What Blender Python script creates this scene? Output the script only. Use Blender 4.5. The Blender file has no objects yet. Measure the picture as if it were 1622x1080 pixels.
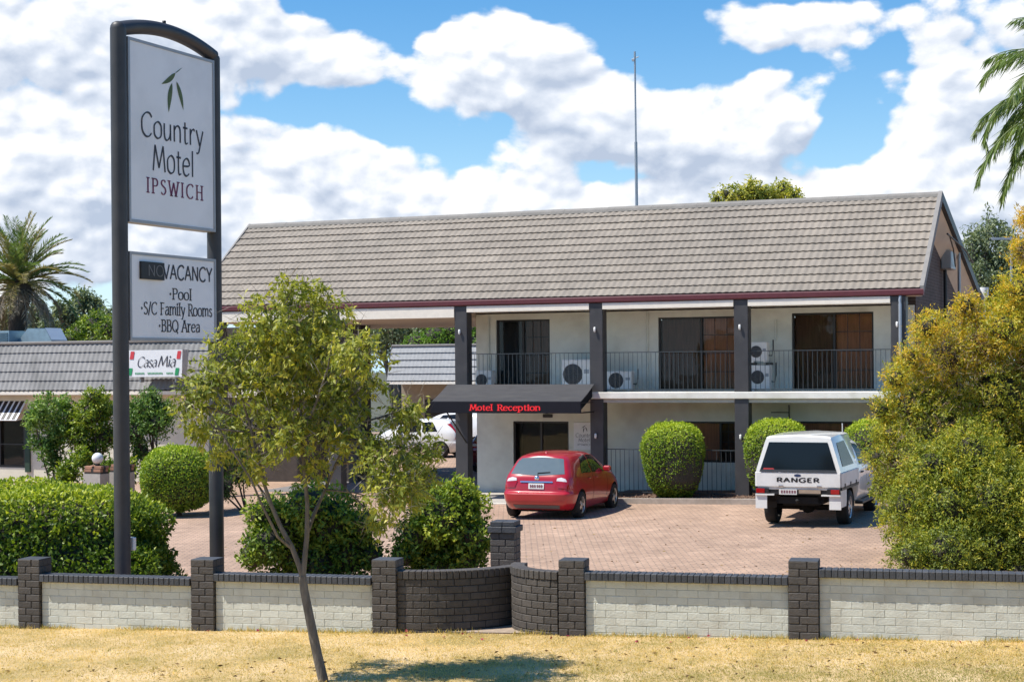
import bpy, bmesh, math, random
import numpy as np
from mathutils import Vector, Matrix, Euler
from mathutils.bvhtree import BVHTree

R = math.radians
scene = bpy.context.scene
COL = scene.collection
random.seed(7)
rng = np.random.default_rng(11)

# ------------------------------------------------------------------ camera
EYE = 3.58
cd = bpy.data.cameras.new("camera")
cam = bpy.data.objects.new("camera", cd)
COL.objects.link(cam)
cd.sensor_width = 36.0
cd.lens = 2600.0 / 1622.0 * 36.0
cd.shift_y = 40.0 / 1622.0
cd.clip_start, cd.clip_end = 0.1, 3000.0
cam.matrix_world = Matrix.Translation((0, 0, EYE)) @ Euler((R(90), 0, 0)).to_matrix().to_4x4() @ Matrix.Rotation(-0.0085, 4, 'Z')
scene.camera = cam

# ------------------------------------------------------------------ colour management
vs = scene.view_settings
vs.view_transform = 'Standard'
vs.look = 'None'
vs.gamma = 1.0
vs.use_curve_mapping = False
vs.exposure = 0.56
scene.cycles.max_bounces = 5
scene.cycles.diffuse_bounces = 3
scene.cycles.transmission_bounces = 3
scene.cycles.glossy_bounces = 3
scene.cycles.transparent_max_bounces = 12
scene.cycles.caustics_reflective = False
scene.cycles.caustics_refractive = False

# ------------------------------------------------------------------ world: Nishita sky with cumulus clouds
SUN_EL = 60.0
SUN_AZ = 258.5                       # degrees from +Y, clockwise: the sun stands to the left
sun_dir = Vector((math.sin(R(SUN_AZ)) * math.cos(R(SUN_EL)), math.cos(R(SUN_AZ)) * math.cos(R(SUN_EL)), math.sin(R(SUN_EL))))

def nd(nt, typ, **kw):
    n = nt.nodes.new(typ)
    for k, v in kw.items():
        setattr(n, k, v)
    return n

def mth(nt, op, a, b=None, c=None, clamp=False):
    n = nt.nodes.new('ShaderNodeMath')
    n.operation = op
    n.use_clamp = clamp
    for i, x in enumerate((a, b, c)):
        if x is None:
            continue
        if isinstance(x, (int, float)):
            n.inputs[i].default_value = x
        else:
            nt.links.new(x, n.inputs[i])
    return n.outputs[0]

def sky_group(name, with_noise):
    """density of the cumulus in a direction: fine billows, or the single clouds that stand in this part of the sky"""
    g = bpy.data.node_groups.new(name, 'ShaderNodeTree')
    g.interface.new_socket("Vector", in_out='INPUT', socket_type='NodeSocketVector')
    g.interface.new_socket("Density", in_out='OUTPUT', socket_type='NodeSocketFloat')
    gi, go = g.nodes.new('NodeGroupInput'), g.nodes.new('NodeGroupOutput')
    nrm = nd(g, 'ShaderNodeVectorMath', operation='NORMALIZE')
    g.links.new(gi.outputs[0], nrm.inputs[0])
    if with_noise:
        mp = nd(g, 'ShaderNodeMapping')
        mp.inputs['Scale'].default_value = (1.0, 1.0, 1.45)
        mp.inputs['Location'].default_value = (3.1, 0.7, 1.9)
        g.links.new(nrm.outputs[0], mp.inputs['Vector'])
        n1 = nd(g, 'ShaderNodeTexNoise')
        n1.inputs['Scale'].default_value = 11.0
        n1.inputs['Detail'].default_value = 7.0
        n1.inputs['Roughness'].default_value = 0.55
        n1.inputs['Distortion'].default_value = 0.15
        g.links.new(mp.outputs[0], n1.inputs['Vector'])
        v1 = nd(g, 'ShaderNodeTexVoronoi', feature='SMOOTH_F1')
        v1.inputs['Scale'].default_value = 38.0
        v1.inputs['Smoothness'].default_value = 0.35
        v1.inputs['Detail'].default_value = 1.0
        g.links.new(mp.outputs[0], v1.inputs['Vector'])
        d = mth(g, 'MULTIPLY', mth(g, 'SUBTRACT', n1.outputs[0], 0.5), 1.25)
        d = mth(g, 'ADD', d, mth(g, 'MULTIPLY', mth(g, 'SUBTRACT', 0.5, v1.outputs['Distance']), 0.30))
    else:
        sep = g.nodes.new('ShaderNodeSeparateXYZ')
        g.links.new(nrm.outputs[0], sep.inputs[0])
        az = mth(g, 'MULTIPLY', mth(g, 'ARCTAN2', sep.outputs[0], sep.outputs[1]), 57.2958)
        el = mth(g, 'MULTIPLY', mth(g, 'ARCSINE', sep.outputs[2]), 57.2958)
        d = None
        for a, e, sa, se, w in CLOUDS:
            sa, se, w = sa*1.16, se*1.18, w*1.10
            da = mth(g, 'MULTIPLY_ADD', az, 1/sa, -a/sa)
            de = mth(g, 'MULTIPLY_ADD', el, 1/se, -e/se)
            q = mth(g, 'MULTIPLY_ADD', da, da, mth(g, 'MULTIPLY', de, de))
            bl = mth(g, 'POWER', 0.36788, q)
            d = mth(g, 'MULTIPLY_ADD', bl, w, d if d is not None else 0.0)
    g.links.new(d, go.inputs[0])
    return g

CLOUDS = [
    # left mass
    (-15.5, 10.6, 4.0, 2.4, 0.50), (-13.0, 7.2, 3.6, 1.6, 0.42), (-16.5, 6.0, 2.6, 1.2, 0.40), (-12.6, 12.2, 2.4, 1.0, 0.34), (-13.0, 4.2, 4.5, 1.0, 0.40),
    # small cloud right of the sign, and the pile under it
    (-8.6, 11.0, 1.9, 0.80, 0.46), (-6.4, 10.7, 1.8, 0.75, 0.42), (-7.6, 7.2, 2.0, 1.1, 0.46), (-4.9, 7.0, 1.8, 1.0, 0.40), (-6.4, 5.4, 4.0, 0.9, 0.46),
    # the tall central cloud
    (-1.6, 11.4, 2.0, 1.2, 0.44), (0.6, 10.6, 2.4, 1.5, 0.50), (-2.6, 9.6, 1.6, 0.9, 0.34), (2.6, 9.2, 2.2, 1.2, 0.46), (4.6, 8.2, 2.0, 1.0, 0.42), (1.6, 7.5, 2.6, 0.8, 0.40), (6.8, 7.4, 1.8, 0.8, 0.36),
    # right hand clouds
    (8.2, 11.3, 1.9, 0.8, 0.46), (10.6, 11.6, 1.8, 0.7, 0.40), (8.6, 9.4, 1.3, 0.7, 0.36), (9.6, 8.0, 2.0, 0.8, 0.40), (14.0, 10.2, 2.0, 1.6, 0.46), (16.6, 9.0, 1.8, 2.0, 0.46), (13.4, 7.4, 2.0, 1.1, 0.44), (14.6, 5.0, 3.0, 1.2, 0.46),
    # low bank over the roof
    (0.0, 4.4, 30.0, 1.9, 0.22),
    (1.0, 5.7, 4.0, 0.9, 0.40), (6.8, 5.4, 3.0, 0.8, 0.36), (-1.8, 4.6, 5.0, 0.8, 0.36), (10.5, 5.6, 2.2, 0.9, 0.34),
    # blue between them
    (-4.2, 12.4, 1.8, 0.8, -0.40), (5.0, 11.4, 1.3, 1.2, -0.40), (-3.9, 8.6, 1.1, 0.7, -0.34), (-6.6, 9.0, 1.4, 0.4, -0.24), (11.6, 7.8, 1.2, 0.9, -0.60), (12.9, 10.3, 0.9, .5, -0.34), (4.0, 6.6, 0.9, 0.4, -0.2),
]
world = bpy.data.worlds.new("World")
scene.world = world
world.use_nodes = True
world.cycles.sampling_method = 'MANUAL'
world.cycles.sample_map_resolution = 512
nt = world.node_tree
nt.nodes.clear()
out = nd(nt, 'ShaderNodeOutputWorld')
sky = nd(nt, 'ShaderNodeTexSky', sky_type='NISHITA')
sky.sun_disc = False
sky.sun_elevation = R(SUN_EL)
sky.sun_rotation = R(SUN_AZ)
sky.altitude = 0
sky.air_density = 1.0
sky.dust_density = 0.3
sky.ozone_density = 3.0
bg_sky = nd(nt, 'ShaderNodeBackground')
bg_sky.inputs['Strength'].default_value = 0.105
hs = nd(nt, 'ShaderNodeHueSaturation')
hs.inputs['Saturation'].default_value = 1.42
nt.links.new(sky.outputs[0], hs.inputs['Color'])
tcs = nd(nt, 'ShaderNodeTexCoord')
sps = nd(nt, 'ShaderNodeSeparateXYZ'); nt.links.new(tcs.outputs['Generated'], sps.inputs[0])
hz = mth(nt, 'EXPONENT', mth(nt, 'MULTIPLY', mth(nt, 'ABSOLUTE', sps.outputs[2]), -13.0))
hmix = nd(nt, 'ShaderNodeMix', data_type='RGBA')
nt.links.new(hz, hmix.inputs['Factor']); nt.links.new(hs.outputs[0], hmix.inputs[6]); hmix.inputs[7].default_value = (4.6, 6.4, 8.0, 1)
nt.links.new(hmix.outputs[2], bg_sky.inputs['Color'])
tc = nd(nt, 'ShaderNodeTexCoord')
gn_, gb_ = sky_group('billows', True), sky_group('single_clouds', False)
def sky_at(group, off):
    gn = nd(nt, 'ShaderNodeGroup')
    gn.node_tree = group
    ad = nd(nt, 'ShaderNodeVectorMath', operation='ADD')
    ad.inputs[1].default_value = off
    nt.links.new(tc.outputs['Generated'], ad.inputs[0])
    nt.links.new(ad.outputs[0], gn.inputs[0])
    return gn.outputs[0]
n0, n1_, n2_ = (sky_at(gn_, o) for o in ((0, 0, 0), (-0.008, 0.0, 0.016), (-0.003, 0.0, 0.005)))
b0, b1_ = (sky_at(gb_, o) for o in ((0, 0, 0), (-0.008, 0.0, 0.016)))
d0 = mth(nt, 'ADD', n0, b0)
d1 = mth(nt, 'ADD', n1_, b1_)
cov = nd(nt, 'ShaderNodeMapRange', interpolation_type='SMOOTHSTEP')
cov.inputs['From Min'].default_value = 0.115
cov.inputs['From Max'].default_value = 0.25
nt.links.new(d0, cov.inputs['Value'])
rim = mth(nt, 'ADD', mth(nt, 'MULTIPLY', mth(nt, 'SUBTRACT', d0, d1), 1.05), mth(nt, 'MULTIPLY', mth(nt, 'SUBTRACT', n0, n2_), 2.3))
thick = mth(nt, 'MULTIPLY', mth(nt, 'SUBTRACT', d0, 0.30), -0.45)
lit = mth(nt, 'ADD', mth(nt, 'ADD', rim, thick), 0.565, clamp=True)
crp = nd(nt, 'ShaderNodeValToRGB')
crp.color_ramp.elements[0].position = 0.0
crp.color_ramp.elements[0].color = (0.46, 0.54, 0.68, 1)
crp.color_ramp.elements[1].position = 1.0
crp.color_ramp.elements[1].color = (1.0, 1.0, 1.0, 1)
e = crp.color_ramp.elements.new(0.45)
e.color = (0.70, 0.76, 0.86, 1)
e = crp.color_ramp.elements.new(0.75)
e.color = (0.92, 0.94, 0.98, 1)
nt.links.new(lit, crp.inputs[0])
bg_cl = nd(nt, 'ShaderNodeBackground')
bg_cl.inputs['Strength'].default_value = 0.76
nt.links.new(crp.outputs[0], bg_cl.inputs['Color'])
mx = nd(nt, 'ShaderNodeMixShader')
nt.links.new(cov.outputs[0], mx.inputs[0])
nt.links.new(bg_sky.outputs[0], mx.inputs[1])
nt.links.new(bg_cl.outputs[0], mx.inputs[2])
nt.links.new(mx.outputs[0], out.inputs['Surface'])

# ------------------------------------------------------------------ sun
sl = bpy.data.lights.new("sun", 'SUN')
sl.energy = 4.3
sl.angle = R(0.53)
sl.color = (1.0, 0.95, 0.86)
so = bpy.data.objects.new("sun", sl)
COL.objects.link(so)
so.location = (-30, 0, 50)
so.rotation_euler = (-sun_dir).to_track_quat('-Z', 'Y').to_euler()

# ------------------------------------------------------------------ helpers: objects
def tag(o, label=None, cat=None, group=None, kind=None):
    if label: o['label'] = label
    if cat: o['category'] = cat
    if group: o['group'] = group
    if kind: o['kind'] = kind
    return o

def empty(name, loc, rz=0.0, label=None, cat=None, group=None):
    o = bpy.data.objects.new(name, None)
    COL.objects.link(o)
    o.location = loc
    o.rotation_euler = (0, 0, rz)
    o.empty_display_size = 0.2
    return tag(o, label, cat, group)

def link(name, me, parent=None, loc=None, rot=None):
    o = bpy.data.objects.new(name, me)
    COL.objects.link(o)
    if parent is not None: o.parent = parent
    if loc is not None: o.location = loc
    if rot is not None: o.rotation_euler = rot
    return o

def copy_tree(o, parent=None):
    c = o.copy()
    COL.objects.link(c)
    if parent is not None:
        c.parent = parent
        c.matrix_parent_inverse = Matrix()
    for ch in list(o.children):
        copy_tree(ch, c)
    return c

class MB:
    """collects shapes and links them as one mesh object"""
    def __init__(s):
        s.v, s.f, s.mi, s.sm = [], [], [], []
        s.cur = 0
    def add(s, vs, fs, smooth=False):
        b = len(s.v)
        s.v.extend([tuple(x) for x in vs])
        for f in fs:
            s.f.append(tuple(i + b for i in f))
            s.mi.append(s.cur)
            s.sm.append(smooth)
        return s
    def box(s, a, b):
        x0, y0, z0 = a; x1, y1, z1 = b
        v = [(x0,y0,z0),(x1,y0,z0),(x1,y1,z0),(x0,y1,z0),(x0,y0,z1),(x1,y0,z1),(x1,y1,z1),(x0,y1,z1)]
        return s.add(v, [(0,3,2,1),(4,5,6,7),(0,1,5,4),(1,2,6,5),(2,3,7,6),(3,0,4,7)])
    def cbox(s, a, b, c=0.01):
        """box with chamfered edges"""
        x0, y0, z0 = a; x1, y1, z1 = b
        bm = bmesh.new()
        bmesh.ops.create_cube(bm, size=1.0)
        for v in bm.verts:
            v.co = Vector(((x0+x1)/2 + v.co.x*(x1-x0), (y0+y1)/2 + v.co.y*(y1-y0), (z0+z1)/2 + v.co.z*(z1-z0)))
        bmesh.ops.bevel(bm, geom=bm.edges[:], offset=c, segments=1, affect='EDGES', profile=0.5)
        bm.verts.index_update()
        s.add([v.co[:] for v in bm.verts], [[v.index for v in f.verts] for f in bm.faces])
        bm.free()
        return s
    def prism(s, poly, axis, a, b):
        """poly: list of 2D points in the two other axes; extruded along axis from a to b"""
        n = len(poly)
        def P(p, t):
            if axis == 'x': return (t, p[0], p[1])
            if axis == 'y': return (p[0], t, p[1])
            return (p[0], p[1], t)
        v = [P(p, a) for p in poly] + [P(p, b) for p in poly]
        f = [tuple(range(n))[::-1], tuple(range(n, 2*n))] + [(i, (i+1) % n, n+(i+1) % n, n+i) for i in range(n)]
        return s.add(v, f)
    def tube(s, pts, rad, n=8, cap=True):
        pts = [Vector(p) for p in pts]
        m = len(pts)
        if isinstance(rad, (int, float)): rad = [rad]*m
        rings = []
        up = Vector((0.13, 0.21, 1)).normalized()
        for i, p in enumerate(pts):
            t = (pts[min(i+1, m-1)] - pts[max(i-1, 0)]).normalized()
            a = t.cross(up)
            if a.length < 0.1: a = t.cross(Vector((1, 0, 0)))
            a.normalize()
            b = a.cross(t)
            rings.append([p + (a*math.cos(2*math.pi*k/n) + b*math.sin(2*math.pi*k/n))*rad[i] for k in range(n)])
        v = [q for r in rings for q in r]
        f = [(i*n+k, (i+1)*n+k, (i+1)*n+(k+1) % n, i*n+(k+1) % n) for i in range(m-1) for k in range(n)]
        s.add(v, f, True)
        if cap:
            s.add(rings[0], [tuple(range(n))]); s.add(rings[-1], [tuple(range(n))[::-1]])
        return s
    def cyl(s, p, q, r, n=16):
        return s.tube([p, q], r, n)
    def lathe(s, prof, origin=(0,0,0), axis='z', n=20, smooth=True):
        o = Vector(origin)
        v = []
        for r_, h in prof:
            for k in range(n):
                a = 2*math.pi*k/n
                c, d = r_*math.cos(a), r_*math.sin(a)
                v.append(o + (Vector((c, d, h)) if axis == 'z' else Vector((c, h, d)) if axis == 'y' else Vector((h, c, d))))
        f = [(i*n+k, i*n+(k+1) % n, (i+1)*n+(k+1) % n, (i+1)*n+k) for i in range(len(prof)-1) for k in range(n)]
        return s.add(v, f, smooth)
    def mesh(s, name, mats):
        me = bpy.data.meshes.new(name)
        me.from_pydata(s.v, [], s.f)
        for m in (mats if isinstance(mats, (list, tuple)) else [mats]):
            me.materials.append(m)
        me.polygons.foreach_set('material_index', s.mi)
        me.polygons.foreach_set('use_smooth', s.sm)
        me.update()
        return me
    def build(s, name, mats, parent=None, loc=None, rot=None):
        return link(name, s.mesh(name, mats), parent, loc, rot)

def fix_normals(o):
    bm = bmesh.new(); bm.from_mesh(o.data)
    bmesh.ops.recalc_face_normals(bm, faces=bm.faces[:])
    bm.to_mesh(o.data); bm.free()
    return o

# ------------------------------------------------------------------ helpers: materials
MATS = {}
def M(name, col, rough=0.6, metal=0.0, var=0.12, ns=6.0, bump=0.0, bs=40.0, rnd=0.0, spec=0.5, coat=0.0, dirt=None, dscale=1.5, stretch=None, place=False):
    if name in MATS: return MATS[name]
    m = bpy.data.materials.new(name)
    m.use_nodes = True
    t = m.node_tree
    bs_ = t.nodes['Principled BSDF']
    tc = nd(t, 'ShaderNodeTexCoord')
    src = tc.outputs['Object'] if not place else nd(t, 'ShaderNodeNewGeometry').outputs['Position']
    if stretch:
        mp = nd(t, 'ShaderNodeMapping')
        mp.inputs['Scale'].default_value = stretch
        t.links.new(src, mp.inputs['Vector']); src = mp.outputs[0]
    n = nd(t, 'ShaderNodeTexNoise')
    n.inputs['Scale'].default_value = ns
    n.inputs['Detail'].default_value = 6
    n.inputs['Roughness'].default_value = 0.6
    t.links.new(src, n.inputs['Vector'])
    mr = nd(t, 'ShaderNodeMapRange')
    mr.inputs['From Min'].default_value, mr.inputs['From Max'].default_value = 0.3, 0.7
    mr.inputs['To Min'].default_value, mr.inputs['To Max'].default_value = 1-var, 1+var
    t.links.new(n.outputs[0], mr.inputs['Value'])
    fac = mr.outputs[0]
    if rnd:
        oi = nd(t, 'ShaderNodeObjectInfo')
        r = mth(t, 'ADD', mth(t, 'MULTIPLY', oi.outputs['Random'], 2*rnd), 1-rnd)
        fac = mth(t, 'MULTIPLY', fac, r)
    vm = nd(t, 'ShaderNodeVectorMath', operation='SCALE')
    vm.inputs[0].default_value = col
    t.links.new(fac, vm.inputs['Scale'])
    colout = vm.outputs[0]
    if dirt:
        n2 = nd(t, 'ShaderNodeTexNoise')
        n2.inputs['Scale'].default_value = dscale
        n2.inputs['Detail'].default_value = 5
        t.links.new(src, n2.inputs['Vector'])
        m2 = nd(t, 'ShaderNodeMapRange')
        m2.inputs['From Min'].default_value, m2.inputs['From Max'].default_value = 0.48, 0.68
        m2.inputs['To Min'].default_value, m2.inputs['To Max'].default_value = 0.0, dirt[3]
        t.links.new(n2.outputs[0], m2.inputs['Value'])
        mi = nd(t, 'ShaderNodeMix', data_type='RGBA')
        t.links.new(m2.outputs[0], mi.inputs['Factor'])
        t.links.new(colout, mi.inputs[6])
        mi.inputs[7].default_value = (*dirt[:3], 1)
        colout = mi.outputs[2]
    t.links.new(colout, bs_.inputs['Base Color'])
    bs_.inputs['Roughness'].default_value = rough
    bs_.inputs['Metallic'].default_value = metal
    bs_.inputs['Specular IOR Level'].default_value = spec
    if coat:
        bs_.inputs['Coat Weight'].default_value = coat
        bs_.inputs['Coat Roughness'].default_value = 0.04
    if bump:
        nb = nd(t, 'ShaderNodeTexNoise')
        nb.inputs['Scale'].default_value = bs
        nb.inputs['Detail'].default_value = 4
        t.links.new(src, nb.inputs['Vector'])
        bp = nd(t, 'ShaderNodeBump')
        bp.inputs['Strength'].default_value = bump
        bp.inputs['Distance'].default_value = 0.02
        t.links.new(nb.outputs[0], bp.inputs['Height'])
        t.links.new(bp.outputs[0], bs_.inputs['Normal'])
    MATS[name] = m
    return m

def foliage(name, cols, trans=0.32, rough=0.45, spec=0.35):
    """leaf colour picked per leaf from a ramp by the 'var' attribute; part of the light passes through"""
    m = bpy.data.materials.new(name)
    m.use_nodes = True
    t = m.node_tree
    t.nodes.clear()
    o = nd(t, 'ShaderNodeOutputMaterial')
    at = nd(t, 'ShaderNodeAttribute', attribute_name='var')
    cr = nd(t, 'ShaderNodeValToRGB')
    els = cr.color_ramp.elements
    els[0].position, els[0].color = 0.0, (*cols[0], 1)
    els[1].position, els[1].color = 1.0, (*cols[-1], 1)
    for i, c in enumerate(cols[1:-1]):
        e = els.new((i+1)/(len(cols)-1)); e.color = (*c, 1)
    t.links.new(at.outputs['Fac'], cr.inputs[0])
    p = nd(t, 'ShaderNodeBsdfPrincipled')
    p.inputs['Roughness'].default_value = rough
    p.inputs['Specular IOR Level'].default_value = spec
    t.links.new(cr.outputs[0], p.inputs['Base Color'])
    tr = nd(t, 'ShaderNodeBsdfTranslucent')
    gm = nd(t, 'ShaderNodeVectorMath', operation='MULTIPLY')
    gm.inputs[1].default_value = (1.35, 1.45, 0.6)
    t.links.new(cr.outputs[0], gm.inputs[0])
    t.links.new(gm.outputs[0], tr.inputs['Color'])
    mx = nd(t, 'ShaderNodeMixShader')
    mx.inputs[0].default_value = trans
    t.links.new(p.outputs[0], mx.inputs[1]); t.links.new(tr.outputs[0], mx.inputs[2])
    t.links.new(mx.outputs[0], o.inputs['Surface'])
    return m

def glass(name, tint=(0.35, 0.38, 0.38), refl=0.12, rough=0.02):
    m = bpy.data.materials.new(name)
    m.use_nodes = True
    t = m.node_tree
    t.nodes.clear()
    o = nd(t, 'ShaderNodeOutputMaterial')
    tr = nd(t, 'ShaderNodeBsdfTransparent'); tr.inputs['Color'].default_value = (*tint, 1)
    gl = nd(t, 'ShaderNodeBsdfGlossy'); gl.inputs['Roughness'].default_value = rough
    gl.inputs['Color'].default_value = (0.6, 0.62, 0.64, 1)
    lw = nd(t, 'ShaderNodeFresnel'); lw.inputs['IOR'].default_value = 1.35
    f = mth(t, 'ADD', lw.outputs[0], refl, clamp=True)
    nz = nd(t, 'ShaderNodeTexNoise'); nz.inputs['Scale'].default_value = 1.2
    tcx = nd(t, 'ShaderNodeTexCoord'); t.links.new(tcx.outputs['Object'], nz.inputs['Vector'])
    bp = nd(t, 'ShaderNodeBump'); bp.inputs['Strength'].default_value = 0.05; bp.inputs['Distance'].default_value = 0.05
    t.links.new(nz.outputs[0], bp.inputs['Height']); t.links.new(bp.outputs[0], gl.inputs['Normal'])
    mx = nd(t, 'ShaderNodeMixShader')
    t.links.new(f, mx.inputs[0]); t.links.new(tr.outputs[0], mx.inputs[1]); t.links.new(gl.outputs[0], mx.inputs[2])
    t.links.new(mx.outputs[0], o.inputs['Surface'])
    return m

def emit(name, col, s):
    m = bpy.data.materials.new(name); m.use_nodes = True
    b = m.node_tree.nodes['Principled BSDF']
    b.inputs['Base Color'].default_value = (*[c*0.3 for c in col], 1)
    b.inputs['Emission Color'].default_value = (*col, 1)
    b.inputs['Emission Strength'].default_value = s
    return m

# ------------------------------------------------------------------ helpers: leaves
def leaf_mesh(name, P, A, L, W, var, mat, parent=None, fold=0.25, kind='stuff', N=None, wob=0.5):
    """one folded rhombus per leaf: P base points, A axes, L lengths, W widths"""
    n = len(P)
    A = A / np.maximum(np.linalg.norm(A, axis=1, keepdims=True), 1e-6)
    Rv = rng.normal(size=(n, 3)) if N is None else np.asarray(N)+rng.normal(size=(n, 3))*wob
    S = np.cross(A, Rv); S /= np.maximum(np.linalg.norm(S, axis=1, keepdims=True), 1e-6)
    U = np.cross(S, A)
    if N is not None:
        sg = np.sign((U*N).sum(axis=1, keepdims=True)); sg[sg == 0] = 1
        U = U*sg; S = S*sg
    L = L[:, None]; W = W[:, None]
    mid = P + A*L*0.45
    V = np.empty((n, 4, 3))
    V[:, 0] = P
    V[:, 1] = mid + S*W*0.5 + U*W*fold
    V[:, 2] = P + A*L
    V[:, 3] = mid - S*W*0.5 + U*W*fold
    idx = np.arange(n)[:, None]*4
    F = np.concatenate([idx + np.array([0, 1, 2]), idx + np.array([0, 2, 3])], axis=1).reshape(-1)
    me = bpy.data.meshes.new(name)
    me.vertices.add(4*n); me.vertices.foreach_set('co', V.reshape(-1).astype(np.float32))
    me.loops.add(6*n); me.loops.foreach_set('vertex_index', F.astype(np.int32))
    me.polygons.add(2*n); me.polygons.foreach_set('loop_start', np.arange(2*n, dtype=np.int32)*3)
    me.update()
    at = me.attributes.new('var', 'FLOAT', 'POINT')
    at.data.foreach_set('value', np.repeat(np.clip(var, 0, 1), 4).astype(np.float32))
    me.materials.append(mat)
    o = link(name, me, parent)
    if kind: o['kind'] = kind
    return o

def sph(n):
    d = rng.normal(size=(n, 3))
    return d / np.linalg.norm(d, axis=1, keepdims=True)

def lump(d, seed, k=5, amp=0.12):
    """a smooth bumpy radius factor over directions"""
    r2 = np.random.default_rng(seed)
    s = np.zeros(len(d))
    for i in range(10):
        w = r2.normal(size=3)*k*(0.6+0.5*i/5)
        s += np.sin(d @ w + r2.uniform(0, 6.28)) / (1+0.35*i)
    return 1 + amp*s/2.2

def clump_leaves(clumps, n, droop=0.3, shell=0.55, var_k=0.25):
    """clumps: (x, y, z, rx, ry, rz[, var]) -> P, A, var"""
    c = np.array([k[:3] for k in clumps]); r = np.array([k[3:6] for k in clumps])
    vb = np.array([k[6] if len(k) > 6 else 0.5 for k in clumps])
    vol = (r.prod(axis=1))**0.75
    pick = rng.choice(len(c), size=n, p=vol/vol.sum())
    d = sph(n)
    rad = rng.uniform(0, 1, n)**shell
    # sub-clusters: pull leaves towards a set of twig ends so that gaps open
    lum = np.ones(n)
    for i in range(len(c)):
        s = pick == i
        if s.any(): lum[s] = lump(d[s], 100+i, 4.5, 0.22)
    P = c[pick] + d*r[pick]*(rad*lum)[:, None]
    A = d*0.55 + rng.normal(size=(n, 3))*0.6 - np.array([0, 0, droop])
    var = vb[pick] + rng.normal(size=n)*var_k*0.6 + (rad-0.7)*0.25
    clump_leaves.N = d*0.8 + np.array([0, 0, 0.55])
    return P, A, var

def twig_cluster(P, A, k, per, spread, var, tw_droop=0.25):
    """turn k twig tips into k*per leaves strung around them"""
    Q = np.repeat(P[:k], per, axis=0)
    t = rng.uniform(-1, 1, size=(len(Q), 1))
    ax = np.repeat(A[:k]/np.linalg.norm(A[:k], axis=1, keepdims=True), per, axis=0)
    Q = Q + ax*t*spread + rng.normal(size=Q.shape)*spread*0.28
    B = ax*0.6 + rng.normal(size=Q.shape)*0.6 - np.array([0, 0, tw_droop])
    v = np.repeat(var[:k], per) + rng.normal(size=len(Q))*0.12
    return Q, B, v

def G(x):
    return 0.02*max(-40.0, min(40.0, x))

# ------------------------------------------------------------------ helpers: drawn lettering
GL = {
 'C': (70, ['c66,60 52,71 30,70 10,55 6,36 10,15 28,1 48,1 64,12']), 'o': (54, ['c27,50 8,40 5,25 9,8 27,0 45,8 49,25 45,42 27,50']),
 'u': (56, ['c8,50 8,18 14,3 26,0 40,10 46,24', 'l46,50 46,0']), 'n': (56, ['l9,50 9,0', 'c9,34 20,47 32,50 43,44 46,30 46,0']),
 't': (36, ['c16,66 16,14 21,1 34,4', 'l3,49 32,49']), 'r': (38, ['l9,50 9,0', 'c9,30 17,44 28,50 37,46']),
 'y': (52, ['l5,50 26,3', 'c48,50 30,5 18,-20 4,-22']), 'M': (86, ['l6,0 18,72', 'l18,72 42,10', 'l42,10 68,72', 'l68,72 80,0']),
 'e': (50, ['c7,27 44,30 42,44 27,50 9,40 5,22 12,5 28,0 45,8']), 'l': (24, ['l12,75 12,0']), 'I': (26, ['l13,72 13,0']),
 'P': (54, ['l10,72 10,0', 'c10,71 34,71 48,60 46,44 32,36 10,36']), 'S': (50, ['c43,62 30,71 12,66 8,53 20,42 38,32 45,18 34,3 18,0 5,9']),
 'W': (90, ['l3,72 24,0', 'l24,0 45,66', 'l45,66 66,0', 'l66,0 87,72']), 'H': (66, ['l10,72 10,0', 'l56,72 56,0', 'l10,38 56,38']),
 'V': (62, ['l3,72 31,0', 'l31,0 59,72']), 'A': (64, ['l3,0 32,72', 'l32,72 61,0', 'l14,26 50,26']), 'N': (68, ['l10,0 10,72', 'l10,72 58,0', 'l58,0 58,72']),
 'Y': (60, ['l3,72 30,34', 'l57,72 30,34', 'l30,34 30,0']), 'O': (72, ['c36,72 12,60 5,36 12,12 36,0 60,12 67,36 60,60 36,72']),
 'F': (50, ['l10,72 10,0', 'l10,71 46,71', 'l10,38 40,38']), 'B': (56, ['l10,72 10,0', 'c10,71 34,71 45,58 35,40 10,39', 'c10,39 38,38 50,22 38,1 10,1']),
 'Q': (72, ['c36,72 12,60 5,36 12,12 36,0 60,12 67,36 60,60 36,72', 'l42,16 66,-12']),
 'R': (58, ['l10,72 10,0', 'c10,71 34,71 48,60 46,44 32,36 10,36', 'l28,36 56,0']),
 'a': (50, ['c8,42 22,50 36,47 41,34 41,0', 'c41,30 18,28 6,14 14,1 28,2 41,14']),
 'm': (82, ['l9,50 9,0', 'c9,34 19,47 30,50 40,42 41,28 41,0', 'c41,34 51,47 62,50 72,42 73,28 73,0']),
 'i': (22, ['l11,50 11,0', 'd11,66']), 's': (42, ['c36,42 22,50 10,42 14,30 28,23 37,12 26,0 5,7']), 'c': (46, ['c42,42 28,50 9,40 5,24 11,6 27,0 43,9']),
 'p': (56, ['l9,50 9,-22', 'c9,36 24,50 42,44 49,25 42,5 24,0 9,12']), 'G': (70, ['c66,60 52,71 30,70 10,55 6,36 10,15 28,1 48,1 63,12', 'l63,12 63,34', 'l63,34 42,34']),
 'E': (52, ['l10,72 10,0', 'l10,71 46,71', 'l10,38 40,38', 'l10,1 48,1']), '/': (32, ['l2,-6 30,76']), '*': (30, ['d14,34']), ' ': (30, []),
}
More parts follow.
